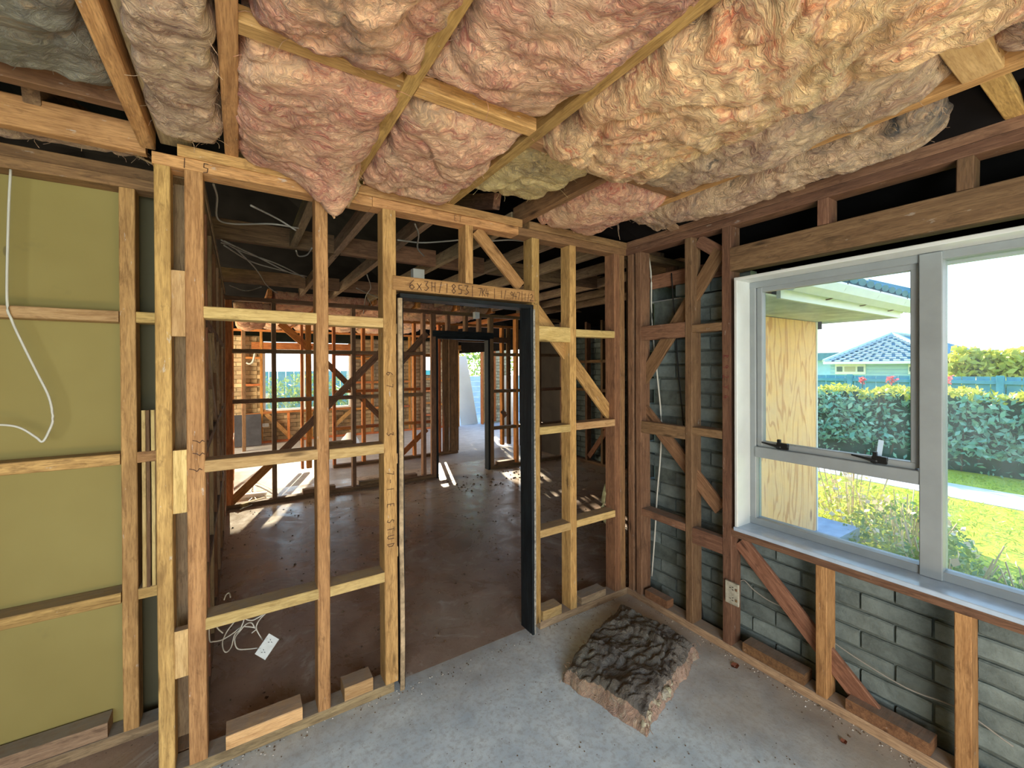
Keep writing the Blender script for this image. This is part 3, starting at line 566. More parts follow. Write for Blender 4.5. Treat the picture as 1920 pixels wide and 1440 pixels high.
def leaves(name,par,mat,pos,size,nrm=None,aspect=.5,label=None,cat=None,kind=None,seed=0):
    g=np.random.default_rng(seed); n=len(pos); d=g.normal(size=(n,3)); d/=np.linalg.norm(d,axis=1)[:,None]
    w=np.cross(d,g.normal(size=(n,3))); w/=np.linalg.norm(w,axis=1)[:,None]; s=(size*g.uniform(.6,1.3,n))[:,None]
    nn=np.cross(d,w); V=np.empty((n,4,3)); V[:,0]=pos-d*s*.5; V[:,1]=pos+w*s*aspect*.5+nn*s*.08; V[:,2]=pos+d*s*.5; V[:,3]=pos-w*s*aspect*.5+nn*s*.08
    lo=pos.mean(0); V=V.reshape(-1,3)-lo
    me=bpy.data.meshes.new(name); me.vertices.add(4*n); me.vertices.foreach_set('co',V.ravel()); me.loops.add(4*n); me.loops.foreach_set('vertex_index',np.arange(4*n,dtype=np.int32))
    me.polygons.add(n); me.polygons.foreach_set('loop_start',np.arange(0,4*n,4,dtype=np.int32)); me.update(); me.validate()
    me.materials.append(mat); o=bpy.data.objects.new(name,me); link(o,par,Matrix.Translation(Vector(lo))); return tag(o,label,cat,None,kind)
g=np.random.default_rng(3)
def boxpos(n,x0,x1,y0,y1,z0,z1,g=g): return np.stack([g.uniform(x0,x1,n),g.uniform(y0,y1,n),g.uniform(z0,z1,n)],1)
hd=empty('hedge',(10.7,2,-.3),'clipped leafy hedge across the lawn, below the teal fence','hedge')
p=boxpos(15000,10.25,11.1,-3.5,8.5,.0,1.0); p[:,0]+=.12*np.sin(p[:,1]*3); p[:,2]*=1+.03*np.sin(p[:,1]*5); leaves('foliage',hd,LEAF,p,.13,kind='stuff',seed=1)
p=boxpos(2600,10.3,11.0,-3.5,8.5,-.28,.25); leaves('foliage',hd,LEAF,p,.10,kind='stuff',seed=2)
p=boxpos(4200,10.2,11.1,-3.5,8.5,.93,1.08); p[:,2]+=.05*np.sin(p[:,1]*7)+g.normal(0,.02,len(p)); leaves('sunlit_rim',hd,LEAFY,p,.11,kind='stuff',seed=3)  # yellow leaves put the backlit sun rim into the hedge top's colour
V=[];F=[]
for i in range(60):
    y=-3.4+i*.2+g.uniform(-.06,.06); x=10.6+g.uniform(-.15,.15); tubegeo([(x,y,-.3),(x+g.uniform(-.1,.1),y+g.uniform(-.1,.1),.3),(x+g.uniform(-.2,.2),y+g.uniform(-.2,.2),.9)],.015,ns=4,k=2,V=V,F=F)
tag(mk('stems',V,F,TWIG,hd),kind='stuff')
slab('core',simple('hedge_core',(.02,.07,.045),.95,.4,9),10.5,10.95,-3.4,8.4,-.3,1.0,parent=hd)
fn=empty('fence',(15,3,-.3),'teal painted paling fence behind the hedge','fence')
for i in range(64):
    y=-4+i*.24; board('paling',fn,FENCE,(15,y,-.3),(15,y,1.25+.004*math.sin(i)),.225,.02,(1,0,0),seg=1,wob=0)
for i in range(5): board('post',fn,FENCE,(14.93,-3.6+i*2.9,-.3),(14.93,-3.6+i*2.9,1.28),.12,.08,(1,0,0),seg=1,wob=0)
board('rail',fn,FENCE,(14.96,-4,1.12),(14.96,11,1.12),.09,.04,(1,0,0),seg=1,wob=0)
for i,(u,v) in enumerate(((1617,713),(1672,712),(1776,712))):
    c=P(u,v,0,11.0); f=leaves('flower',None,FLOW,np.array(c)+g.normal(0,.035,(26,3)),.09,label=('small drooping red flower nearest the plywood, above the hedge','red flower rising mid-window above the hedge','red flower beside the window mullion above the hedge')[i],cat='flower',seed=20+i)
    tube('stalk',f,TWIG,[(c.x,c.y,.9),(c.x,c.y,c.z)],.008,k=2)
# neighbour house
XH=24.; hs=empty('house',(XH+3,6.5,-.3),'blue weatherboard bungalow with a hipped tiled roof beyond the fence','house')
zl=1.70; hy0,hy1=P(1768,690,0,XH).y,P(1556,690,0,XH).y
V=[];F=[]
def hbox(name,x0,x1,y0,y1,z0,z1,mat): return slab(name,mat,x0,x1,y0,y1,z0,z1,parent=hs)
hbox('wall',XH+.05,XH+12,hy0,hy1,-.3,zl,HOUSEW)
for i in range(9): board('weatherboard',hs,HOUSEW,(XH+.03,hy0,.3+i*.16),(XH+.03,hy1,.3+i*.16),.155,.02,(1,0,.12),seg=1,wob=0)
ez=P(1640,678,0,XH-.4).z
yL=P(1546,681,0,XH-.4).y; yR=P(1780,681,0,XH-.4).y; xm=XH+3.2; pk=P(1673,627,0,xm); rz=pk.z
RV=[(XH-.5,yR,ez),(XH-.5,yL,ez),(XH+13,yL,ez),(XH+13,yR,ez),(xm,pk.y,rz),(XH+9.5,pk.y,rz)]
mk('roof',RV,[(0,1,4),(1,2,5,4),(3,0,4,5),(2,3,5)],TILE,hs)
# tile courses on the roof face
V=[];F=[]
A=Vector(RV[0]);B=Vector(RV[1]);C=Vector(RV[4]);D=Vector(RV[4]); rows=15
for r in range(rows):
    t0=r/rows; t1=(r+.9)/rows; a0=A.lerp(D,t0); b0=B.lerp(C,t0); a1=A.lerp(D,t1); b1=B.lerp(C,t1); nT=max(1,int((b0-a0).length/.34))
    for k in range(nT):
        s0=(k+.06)/nT; s1=(k+.72)/nT; q=[a0.lerp(b0,s0),a0.lerp(b0,s1),a1.lerp(b1,s1),a1.lerp(b1,s0)]; off=Vector((-.05,0,.07)); m0=len(V)
        V+=[q[0]+off,q[1]+off,q[2]+off*.3,q[3]+off*.3,q[0],q[1]]; F+=[(m0,m0+1,m0+2,m0+3),(m0,m0+4,m0+5,m0+1)]
tag(mk('roof_tiles',V,F,RIDGE,hs),kind='stuff')
for a,b in ((RV[0],RV[4]),(RV[1],RV[4]),(RV[4],RV[5])): 
    V,F=tubegeo([Vector(a)+Vector((0,0,.05)),Vector(b)+Vector((0,0,.05))],.09,k=2); mk('ridge_cap',V,F,RIDGE,hs)
board('gutter',hs,TRIM,(XH-.52,yR,ez-.04),(XH-.52,yL,ez-.04),.08,.12,(0,0,1),seg=1,wob=0)
V,F=tubegeo([(xm+2,P(1718,600,0,xm+2).y,rz-.6),(xm+2,P(1718,600,0,xm+2).y,P(1718,619,0,xm+2).z)],.09,k=2); mk('chimney_pipe',V,F,BLUEB,hs)
def hwin(u0,u1,v0,v1,divs):
    a=P(u0,v0,0,XH-.02); b=P(u1,v1,0,XH-.02); fr=hbox('window',XH-.04,XH+.04,b.y,a.y,b.z,a.z,TRIM)
    for (s,e,q) in divs:
        o=slab('pane',DGLASS if q else CARD,XH-.06,XH-.03,b.y+(a.y-b.y)*s,b.y+(a.y-b.y)*e,b.z+.12,a.z-.12,parent=fr)
hwin(1566,1623,683,702,((.06,.25,1),(.32,.68,0),(.75,.94,1))); hwin(1703,1729,683,702,((.1,.45,1),(.55,.9,1)))
sh2=empty('shed',(30,10.5,-.3),'low teal roofed building at the left edge of the view beyond the fence','building')
c=P(1557,662,0,30); slab('roof',TILE,29,34,c.y-1.8,c.y+1.5,c.z-.45,c.z,parent=sh2); slab('wall',HOUSEW,29.5,33.5,c.y-1.5,c.y+1.4,-.3,c.z-.45,parent=sh2)
# trees/bushes behind the fence on the right
for i,(u,v,rx,mt,lb) in enumerate(((1805,655,.62,LEAFY,'yellow-green bush behind the fence right of the mullion'),(1858,660,.62,LEAFY,'yellow-green bush behind the fence in the middle of the right pane'),(1908,658,.62,LEAFY,'yellow-green bush behind the fence at the right picture edge'),(1955,664,.62,LEAFY,'yellow-green bush just past the right picture edge'),(1860,690,.6,LEAFB,'low darker green bush against the fence'))):
    x=19. if i<4 else 16.; c=P(u,v,0,x); n=1500; d=g.normal(size=(n,3)); d/=np.linalg.norm(d,axis=1)[:,None]; rad=g.uniform(.5,1.05,n)[:,None]
    top=c.z; pos=np.array([c.x,c.y,top-.9])+d*rad*np.array([.8,rx,.95 if i<4 else .6]); 
    t=empty('bush',(c.x,c.y,-.3),lb,'bush'); leaves('foliage',t,mt,pos,.26,kind='stuff',seed=30+i)
    V,F=tubegeo([(c.x,c.y,-.3),(c.x,c.y+.05,top-.8)],.06,k=2); mk('trunk',V,F,TWIG,t)
for i,(u0,u1,v,x) in enumerate(((1560,1640,664,60),(1730,1790,650,55),(1780,1870,660,58),(1850,1980,664,58))):
    a=P(u0,v,0,x); b=P(u1,v,0,x); n=900; p=boxpos(n,x-2,x,min(a.y,b.y),max(a.y,b.y),-.3,a.z); p[:,2]-=g.uniform(0,.6,n)
    t=leaves('tree_row',None,LEAF,p,.9,label='distant teal tree line, number %d from the left along the horizon'%(i+1) if False else ('distant dark trees left of the bungalow','distant trees just right of the bungalow roof','distant trees behind the yellow bushes','distant trees at the right picture edge')[i],cat='trees',kind='stuff',seed=50+i)
# garden shrubs below the window
def shrub(name,cx,cy,rx,ry,h,n,lb,mat,fl=0,seed=0):
    g=np.random.default_rng(seed); t=empty(name,(cx,cy,-.3),lb,'shrub'); th=g.uniform(0,2*math.pi,n); rr=np.sqrt(g.uniform(0,1,n)); pos=np.stack([cx+rx*rr*np.cos(th),cy+ry*rr*np.sin(th),-.3+h*(1-.7*rr**2)*g.uniform(.1,1,n)],1)
    leaves('foliage',t,mat,pos,.065,kind='stuff',seed=seed,aspect=.4)
    V=[];F=[]
    for k in range(22):
        a=g.uniform(0,6.28); r=g.uniform(.0,1.); x,y=cx+rx*r*.8*math.cos(a),cy+ry*r*.8*math.sin(a); tubegeo([(cx+(x-cx)*.5,cy+(y-cy)*.5,-.3),(x,y,-.3+h*g.uniform(.7,1.25))],.005,ns=4,k=2,V=V,F=F)
    tag(mk('stems',V,F,PALE,t),kind='stuff')
    if fl:
        p=pos[g.choice(n,fl)]; p[:,2]+=.08; leaves('blossom',t,PALE,p,.06,kind='stuff',aspect=.9,seed=seed+1)
shrub('shrub',5.9,2.0,.55,.5,.62,900,'sunlit yellow-green shrub with dry pink heads beside the plywood sheet',LEAFY,160,61)
shrub('shrub',5.5,1.45,.6,.5,.5,1100,'mixed green flowering shrub in front of the lawn, lower window',LEAFB,90,62)
shrub('shrub',4.7,1.0,.6,.45,.45,1000,'dense dark green shrub low beneath the left window pane',LEAFB,20,63)
shrub('shrub',4.6,.45,.5,.35,.38,700,'leafy green shrub under the mullion',LEAFB,10,64)
shrub('shrub',3.9,1.45,.6,.3,.35,600,'low green shrub at the foot of the ledge',LEAFB,25,65)
# grass blades on the near lawn
n=16000; p=boxpos(n,4.3,10.2,-4,4.5,-.29,-.27); keep=~((p[:,0]>8.2)&(p[:,0]<9.25))&~((p[:,0]<5.4)&(p[:,1]>1.6)); p=p[keep]
leaves('grass_blades',None,GRASS and leafm('grass_blade',(.35,.50,.05),(.62,.68,.12),.3),p,.07,label='short bright grass blades on the lawn',cat='grass',kind='stuff',seed=77,aspect=.18)
# beyond the far wall: shrub bank, fence, leaning panel
bk=empty('hedge',(1.5,15,-.3),'leafy bush bank seen through the far window','hedge')
p=boxpos(5000,-3,5.5,14.3,15.4,-.3,1.35); p[:,2]-=.3*g.uniform(0,1,5000)*np.abs(np.sin(p[:,0]*1.7)); leaves('foliage',bk,LEAFB,p,.16,kind='stuff',seed=81)
fb=empty('fence',(2,17,-.3),'blue-green fence behind the far bush bank','fence')
for i in range(52): board('paling',fb,FENCE,(-5+i*.26,17,-.3),(-5+i*.26,17,1.42),.24,.02,(0,1,0),seg=1,wob=0)
bw=empty('block_wall',(6.5,12.3,-.3),'pale blue horizontal board wall outside the far doorway','wall')
for i in range(9): board('wall_plank',bw,BLUEB,(4.0,12.3,-.2+i*.17),(9.0,12.3,-.2+i*.17),.165,.03,(0,1,.1),seg=1,wob=0)
lp=board('leaning_panel',None,simple('leaning_panel',(.62,.66,.62),.6,.06,2),(5.24,10.32,-.02),(5.16,10.85,1.84),.50,.03,(0,1,0),seg=1,wob=0); tag(lp,'tall pale panel leaning in the far exterior doorway','panel')
slab('patio',simple('patio_slab',(.6,.6,.58),.9,.1,3),3.5,8.5,10.2,12.4,-.3,-.02,kind='structure')
tr=empty('tree',(7.6,13.5,-.3),'light green tree outside the far doorway','tree'); p=boxpos(1400,6.2,8.6,12.8,14,1.2,3.0); leaves('foliage',tr,LEAFB,p,.16,kind='stuff',seed=83); V,F=tubegeo([(7.4,13.4,-.3),(7.4,13.4,1.8)],.08,k=2); mk('trunk',V,F,TWIG,tr)
# ================================================= THINGS
# ---- insulation batts
def fbm(x,y,z,s,o=4): return noise.fractal(Vector((x*s,y*s,z*s)),.9,2.1,o)
def batt(label,x0,x1,y0,y1,zb,th,mat,seed,sag=.03,amp=.03,edge=.03,res=80,warp=.03,tilt=(0,0),group='ceiling insulation batts',droop=None,name='insulation_batt',fib=70):
    """hanging wool batt: lower face bulges to zb, top at zb+th"""
    nx=max(12,int(res*(x1-x0)/.45)); ny=max(12,int(res*(y1-y0)/.6)); nx=min(nx,120); ny=min(ny,190); V=[];F=[]
    cx,cy=(x0+x1)/2,(y0+y1)/2
    for j in range(ny+1):
        for i in range(nx+1):
            u,v=i/nx,j/ny; a,b=2*u-1,2*v-1
            x=x0+(x1-x0)*u; y=y0+(y1-y0)*v
            e=max(abs(a),abs(b)); prof=(1-abs(a)**10)**.5*(1-abs(b)**14)**.5 if e<1 else 0
            w=fbm(x,y,seed,2.2,4); w2=fbm(x+5,y,seed,2.2,4)
            ex=w*warp*(.3+.7*abs(a)**3)+fbm(x,y,seed+9,9)*edge*abs(a)**4; ey=w2*warp*(.3+.7*abs(b)**3)+fbm(x,y,seed+3,9)*edge*abs(b)**4
            wx=x+.10*fbm(x,y,seed+20,1.8,3); wy=y+.10*fbm(x+9,y,seed+20,1.8,3)
            n1=fbm(wx,wy,seed+1,3.2,5); rd=1-abs(noise.noise(Vector((wx*6+seed,wy*4,seed*.7))))*2; n2=fbm(wx+.5*wy,wy*1.3,seed+2,9,4); n3=noise.noise(Vector((wx*55,wy*45,seed))); cz=max(0,1-abs(noise.noise(Vector((wx*4.2+seed*3,wy*3.1,seed*1.3))))*9)**2
            z=zb+th*(1-prof)-prof*(sag*(1-a*a)*(1-b*b)+amp*(n1*.95+rd*.06-.55*cz)+amp*.20*n2+amp*.07*n3)+tilt[0]*a*.5+tilt[1]*b*.5
            if droop: z-=droop(x,y)
            V.append((x+ex,y+ey,z))
    for j in range(ny):
        for i in range(nx):
            k=j*(nx+1)+i; F.append((k,k+nx+1,k+nx+2,k+1))
    # closed top
    ring=[i for i in range(nx+1)]+[j*(nx+1)+nx for j in range(1,ny+1)]+[ny*(nx+1)+i for i in range(nx-1,-1,-1)]+[j*(nx+1) for j in range(ny-1,0,-1)]
    m0=len(V); V.append((cx,cy,zb+th+.02))
    for q in range(len(ring)): F.append((ring[q],ring[(q+1)%len(ring)],m0))
    o=mk(name,V,F,mat,smooth=True); tag(o,label,'insulation',group)
    # loose fibres along the edges and face
    rr=random.Random(seed); FV=[];FF=[]
    for q in range(fib):
        i=rr.choice([rr.randint(1,3),rr.randint(nx-3,nx-1),rr.randint(2,nx-2)]); j=rr.choice([rr.randint(1,3),rr.randint(ny-3,ny-1),rr.randint(2,ny-2)])
        p=Vector(V[j*(nx+1)+i]); L=rr.uniform(.015,.05); d=Vector((rr.uniform(-1,1),rr.uniform(-1,1),rr.uniform(-.5,.1))); 
        tubegeo([p,p+d*L*.5+Vector((0,0,-L*.12)),p+d*L+Vector((rr.uniform(-1,1)*L*.4,rr.uniform(-1,1)*L*.4,-L*.35))],.0009,ns=3,k=2,V=FV,F=FF)
    if fib: tag(mk('loose_fibres',FV,FF,mat,o),kind='stuff')
    return o
def strand(o,mat,pts,r):
    V,F=tubegeo(pts,r,ns=8,k=8,flat=.6)
    V=[v+Vector((fbm(v.x,v.y,v.z,14)*.008,fbm(v.y,v.z,v.x,14)*.008,0)) for v in V]; s=mk('hanging_strand',V,F,mat,o,smooth=True)
B1=batt('torn pink batt in the narrow bay left of the third joist',-.245,-.045,.80,1.95,2.355,.10,PINKD,11,.0,.035,warp=.02)
B2=batt('large pink batt with wool tails hanging over the left stud bay',.0,.425,1.255,2.01,2.335,.14,PINK,12,.03,.035,droop=lambda x,y:.15*math.exp(-((x-.35)/.10)**2-((y-1.93)/.13)**2))
B3=batt('pink batt at the top edge, above the left doorway stud',.0,.44,.30,1.215,2.335,.13,PINK,13,.035,.04)
B4=batt('big pink batt running to the top edge between the two central joists',.45,.89,.15,1.215,2.345,.13,PINK,14,.02,.035)
B5=batt('pink batt directly above the doorway lintel',.45,.89,1.255,2.0,2.345,.13,PINK,15,.025,.035)
B6=batt('thin straw-coloured batt recessed beside the bare brown joist',.93,1.35,1.33,1.88,2.40,.10,BRNI,16,.0,.03)
B7=batt('huge yellow-pink batt sagging lowest across the right of the ceiling',.94,1.46,-.35,1.33,2.305,.15,PINKY,17,.05,.05,res=95,warp=.045)
B8=batt('sooty pink batt lying behind the huge sagging one',1.40,1.81,.345,1.34,2.35,.12,PINKD,18,.025,.03)
B9=batt('rounded pink batt in the corner above the right noggings',1.40,1.84,1.35,2.0,2.345,.13,PINK,19,.03,.03)
B10=batt('greyish pink batt slumping beside the window wall',1.87,2.13,.40,1.72,2.345,.12,PINKD,20,.045,.035,warp=.04)
B11=batt('speckled grey-pink batt at the top right picture corner',1.41,1.81,-.5,.255,2.365,.10,PINKD,21,.02,.02)
B12=batt('dark grey-brown batt at the top left picture corner',-.73,-.32,.95,1.86,2.40,.11,GREYI,22,.02,.03)
B13=batt('narrow mauve batt above the olive board plate',-1.0,-.32,2.19,2.33,2.40,.08,PINKD,23,.0,.02)
B14=batt('grey batt at the far left ceiling edge',-1.2,-.78,1.3,1.9,2.40,.11,GREYI,24,.02,.03)
for pts,w_ in ((((606,300),(607,330),(612,365),(620,392),(628,410)),.017),(((665,320),(668,350),(658,372),(650,388)),.02),(((640,300),(642,340),(648,370)),.03),(((683,300),(688,325),(680,345)),.018)):
    strand(B2,PINKY,[P(*q,1,1.955) for q in pts],lambda t,w_=w_:w_*(1.15-.8*t*t))
c=P(1158,425,1,1.9); strand(B9,PINKD,[c+Vector((0,0,.05)),c+Vector((.0,0,-.02)),c+Vector((.02,0,-.08))],lambda t:.012*(1-.9*t))
c=P(1740,150,0,1.6)
# far room batts
far=[('pink batt sagging low behind the left end of the far stud wall',-.05,.30,5.75,7.3,2.10,.2,PINK,31)]
k=0
for y0,y1 in ((5.75,7.1),(7.15,8.5),(8.55,9.9)):
    for xi,(x0,x1) in enumerate(((.34,.86),(.94,1.46),(1.54,2.06),(2.14,2.66),(2.74,3.26))):
        far.append(('pale pink batt in the far room ceiling, %s row, %s'%({5.75:'nearest',7.15:'middle',8.55:'rearmost'}[y0],('above the left window half','above the window centre','right of the window','above the burnt door lintel','above the hall opening')[xi]),x0,x1,y0,y1,2.33,.12,PINK,40+k)); k+=1
for lb,x0,x1,y0,y1,zb,th,m,sd_ in far: batt(lb,x0,x1,y0,y1,zb,th,m,sd_,.03,.04,res=30,fib=0,group='far room ceiling batts')
# ---- fallen batt on the floor
def fallen():
    A=Vector((1.31,1.61,0));B=Vector((1.42,1.19,0));C=Vector((2.03,1.36,0));D=Vector((2.0,1.86,0)); n_=90; V=[];F=[];mi=[]
    for j in range(n_+1):
        for i in range(n_+1):
            u,v=i/n_,j/n_; a,b=2*u-1,2*v-1; p=(A*(1-u)+B*u)*(1-v)+(D*(1-u)+C*u)*v; prof=max(0,(1-abs(a)**14))**.4*max(0,(1-abs(b)**14))**.4
            wx=p.x+.05*fbm(p.x,p.y,3,5,3); wy=p.y+.05*fbm(p.x+4,p.y,3,5,3)
            rd=abs(noise.noise(Vector((wx*9,wy*9,3)))); rd2=abs(noise.noise(Vector((wx*21,wy*21,8)))); n1=fbm(wx,wy,5,5,4); n2=fbm(wx,wy,6,26,3)
            z=prof*(.082+.022*n1+.045*min(rd,.35)+.035*min(rd2,.3)+.012*n2)
            e=max(abs(a),abs(b))**6; q=p+Vector((fbm(p.x,p.y,7,8)*.02*e,fbm(p.x,p.y,8,8)*.02*e,0)); V.append((q.x,q.y,z+.001))
    for j in range(n_):
        for i in range(n_):
            k=j*(n_+1)+i; F.append((k,k+1,k+n_+2,k+n_+1)); mi.append(1 if min(i,j,n_-1-i,n_-1-j)<2 else 0)
    V2=[Vector(v) for v in V]
    o=mk('fallen_insulation',V,F,[FALL,FALLP],smooth=True,mi=mi); tag(o,'blackened insulation batt lying crumpled on the concrete floor','insulation')
    # side skirt pieces: layered pink wool and torn white tufts
    rr=random.Random(5); FV=[];FF=[]
    for q in range(130):
        t=rr.random(); s=rr.choice([(A,B),(B,C),(A,D),(B,C)]); p=s[0].lerp(s[1],t)+Vector((0,0,rr.uniform(.01,.1))); L=rr.uniform(.015,.045); d=Vector((rr.uniform(-1,1),rr.uniform(-1,.6),rr.uniform(-.4,.3)))
        tubegeo([p,p+d*L*.5,p+d*L+Vector((0,0,-L*.3))],.0013,ns=3,k=2,V=FV,F=FF)
    tag(mk('loose_fibres',FV,FF,FALLP,o),kind='stuff')
    TW=insul('white_wool',(.62,.58,.42),(.5,.42,.26),(.66,.62,.5),.2)
    for q in range(7):
        t=.04+.46*(q/7)+rr.uniform(-.02,.02); rs=rr.uniform(.5,1.15); p=B.lerp(C,t)+Vector((-.012+rr.uniform(-.012,.004),rr.uniform(-.004,.01),.035+.05*rr.random())); Vv=[];Ff=[]
        for a_ in range(7):
            for b_ in range(10):
                th=math.pi*a_/6; ph=2*math.pi*b_/10; r=.021*rs*(1+.9*noise.noise(Vector((q*3.1,a_*.8,b_*.8)))); Vv.append(p+Vector((r*1.3*math.sin(th)*math.cos(ph),r*math.sin(th)*math.sin(ph),r*1.1*math.cos(th))))
        for a_ in range(6):
            for b_ in range(10): k=a_*10+b_; k2=a_*10+(b_+1)%10; Ff.append((k,k2,k2+10,k+10))
        mk('wool_tuft',Vv,Ff,TW,o,smooth=True)
fallen()
# ---- timber blocks resting on the bottom plates
def blk(lb,x0,x1,y0,y1,z0=.046,h=.05,mat=GREYW,rot=0):
    V,F=boxgeo(x1-x0,y1-y0,h,2,.003,.0006,random.random()); M=Matrix.Translation(((x0+x1)/2,(y0+y1)/2,z0+h/2))@Matrix.Rotation(rot,4,'Z'); o=mk('timber_block',V,F,mat,None,M); tag(o,lb,'timber block','timber blocks on the bottom plates')
blk('long timber block on the plate in the leftmost stud bay',-.055,.215,Y0-.005,Y0+.085,h=.055,mat=GOLD2); blk('short timber block on the plate left of the doorway',.385,.51,Y0+.0,Y0+.09,mat=GOLD2,h=.06)
blk('small square timber block on the plate right of the doorway',1.49,1.63,Y0-.0,Y0+.085,mat=GOLD2,h=.055); blk('timber block on the plate beside the room corner',1.79,2.0,Y0+.0,Y0+.085,h=.045)
blk('small timber block on the window wall plate near the corner',2.2,2.26,1.68,1.85,h=.05,mat=BROWN); blk('timber block on the window wall plate below the power outlet',2.205,2.285,.93,1.22,mat=BROWN); blk('long timber block on the window wall plate under the diagonal brace',2.205,2.285,.50,.77,mat=BROWN)
blk('long rounded timber block on the olive wall bottom plate',-.95,-.46,YL-.0,YL+.085,h=.06,mat=GREYW)
for lb,a,b,zz in (('block on the far stud wall plate near the brace foot',.62,.98,.0),('block on the far stud wall plate behind the second golden stud',1.27,1.56,.0),('block on the far stud wall plate left of its doorway',1.72,2.02,.0),('block on the far stud wall plate right of its doorway',3.3,3.6,.0)): blk(lb,a,b,YM,YM+.09,h=.05,mat=DARKW)
# ---- power points and cables
def outlet(name,M,mat,lb,dual=True):
    V,F=boxgeo(.115,.072,.012,1,.003); o=mk(name,V,F,mat,None,M); tag(o,lb,'power outlet')
    V,F=boxgeo(.09,.055,.02,1,.003); mk('back_box',V,F,mat,o,M@Matrix.Translation((0,0,-.014)))
    for sx in (-.028,.028):
        for dx,dy,r in ((-.007,.006,.5),(.007,.006,-.5),(0,-.008,0)):
            V,F=boxgeo(.003,.008,.003,1,.0005); mk('pin_slot',V,F,BLACKM,o,M@Matrix.Translation((sx+dx,dy,.006))@Matrix.Rotation(r,4,'Z'))
    for sx in (-.028,.028): V,F=boxgeo(.012,.008,.006,1,.001); mk('switch',V,F,DARKW if mat is DIRTY else PLAST,o,M@Matrix.Translation((sx,.026,.008)))
    return o
c=P(1373,1112,0,X0-.012); Mo=Matrix((Vector((0,0,-1)),Vector((0,1,0)),Vector((-1,0,0)))).transposed().to_4x4(); Mo=Matrix(((0,0,-1,c.x),(-.05,1,0,c.y),(1,.05,0,c.z),(0,0,0,1)))
Mo=Matrix.Translation(c)@Matrix.Rotation(-math.pi/2,4,'Y')@Matrix.Rotation(math.pi/2,4,'Z')@Matrix.Rotation(math.pi/2,4,'Z'); outlet('power_outlet',Mo,DIRTY,'grimy double power outlet fixed to the window trimmer stud')
c=P(501,1212,1,2.35); Mo=Matrix.Translation(c)@Matrix.Scale(.8,4)@Matrix.Rotation(R(62),4,'X')@Matrix.Rotation(R(-12),4,'Y')@Matrix.Rotation(R(48),4,'Z'); outlet('power_outlet',Mo,PLAST,'pale blue-white double outlet dangling on cables behind the left stud bay')
c=P(498,797,1,YB-.02); outlet('power_outlet',Matrix.Translation(c)@Matrix.Rotation(math.pi/2,4,'X'),PLAST,'small white outlet on a stud below the far window')
c=P(945,775,1,YM-.06); outlet('power_outlet',Matrix.Translation(c)@Matrix.Rotation(math.pi/2,4,'X')@Matrix.Rotation(-.9,4,'Z'),DARKW,'dark outlet box hanging crooked right of the burnt far doorway')
def cab(lb,pts,r=.004,mat=CABLE,flat=1.): return tube('cable',None,mat,pts,r,lb,'cable','electrical cables',flat=flat)
yq=YL-.012
cab('thick white cable looping down the olive wall board',[P(*q,1,yq) for q in ((20,318),(16,400),(13,560),(22,600),(45,650),(70,700),(92,745),(99,785),(92,808),(80,828),(68,820),(40,803),(12,797),(-30,797))],.0042)
cab('white cable hanging in front of the grey blocks in the corner bay',[P(*q,0,2.315) for q in ((1216,480),(1221,520),(1222,600),(1232,700),(1240,790),(1238,860),(1232,930),(1228,1000),(1222,1080))],.005)
cab('thin black cable running down the grey blocks beside the second stud',[P(*q,0,2.31) for q in ((1259,512),(1262,560),(1266,610),(1272,700),(1280,780),(1287,860))],.004,CABLEK)
cab('black cable behind the foot of the window wall studs',[P(*q,0,2.31) for q in ((1306,1060),(1311,1100),(1317,1150),(1319,1172))],.004,CABLEK)
cab('thin grey cable running from the grimy outlet along the blocks',[P(*q,0,2.30) for q in ((1383,1093),(1395,1088),(1412,1105),(1440,1125),(1480,1145),(1530,1180),(1600,1230),(1700,1290),(1800,1330),(1900,1400))],.003,CABLEG)
yl2=2.42
for lb,pts in (('white cable making a wide loop left of the dangling outlet',((392,1165),(393,1200),(400,1203),(415,1200),(430,1192),(440,1185),(455,1175),(480,1178),(472,1187))),
 ('white cable looping lowest beside the dangling outlet',((452,1150),(440,1165),(425,1185),(417,1205),(420,1220),(426,1222),(434,1212),(440,1190),(450,1180),(458,1160),(458,1148))),
 ('white cable curving down into the dangling outlet top',((505,1144),(490,1158),(482,1170),(481,1180),(488,1193),(492,1200))),
 ('white cable sweeping under to the outlet side',((452,1148),(460,1160),(472,1163),(484,1158),(497,1150))),
 ('white cable with a tight bend feeding the outlet',((483,1215),(465,1217),(447,1217),(441,1208),(441,1195),(450,1183),(462,1170),(472,1168),(478,1178))),
 ('short white cable from the nogging to the loops',((402,1165),(408,1178),(418,1187))),
 ('white cable loop rising above the lowest nogging',((420,1125),(424,1115),(430,1112),(432,1120)))):
    cab(lb,[P(*q,1,yl2+.02*math.sin(q[0])) for q in pts],.003)
# ceiling wires of the living room
wz_=[((400,345),(407,370),(408,410),(440,420),(510,420),(560,428)),((415,450),(450,470),(520,495),(570,520)),((415,455),(440,465),(480,505),(500,535),(520,550)),((420,460),(470,490),(520,505),(560,515)),((420,452),(480,480),(540,510),(575,518)),((555,470),(560,480),(575,478),(585,465)),((745,450),(790,455),(840,452),(860,450)),((918,452),(960,450),(1000,455)),((688,515),(695,540),(685,560),(680,600)),((690,560),(700,580),(712,610)),((470,385),(520,410),(555,432)),((430,535),(460,545),(490,538)),((778,420),(785,440),(783,465),(795,480)),((668,540),(690,550),(715,560))]
wl_=('near the left wall plate','crossing from the left wall to the middle beam','drooping into a hook behind the left bay','second of the fan from the left wall','lowest of the fan from the left wall','curled under the first short joist','above the doorway lintel, left','above the doorway lintel, right','hanging in a bundle left of the door stud','dangling from the bundle left of the door stud','high in the dark roof space','under the second beam at left','dangling beside the doorway cripple','looped at the wire bundle')
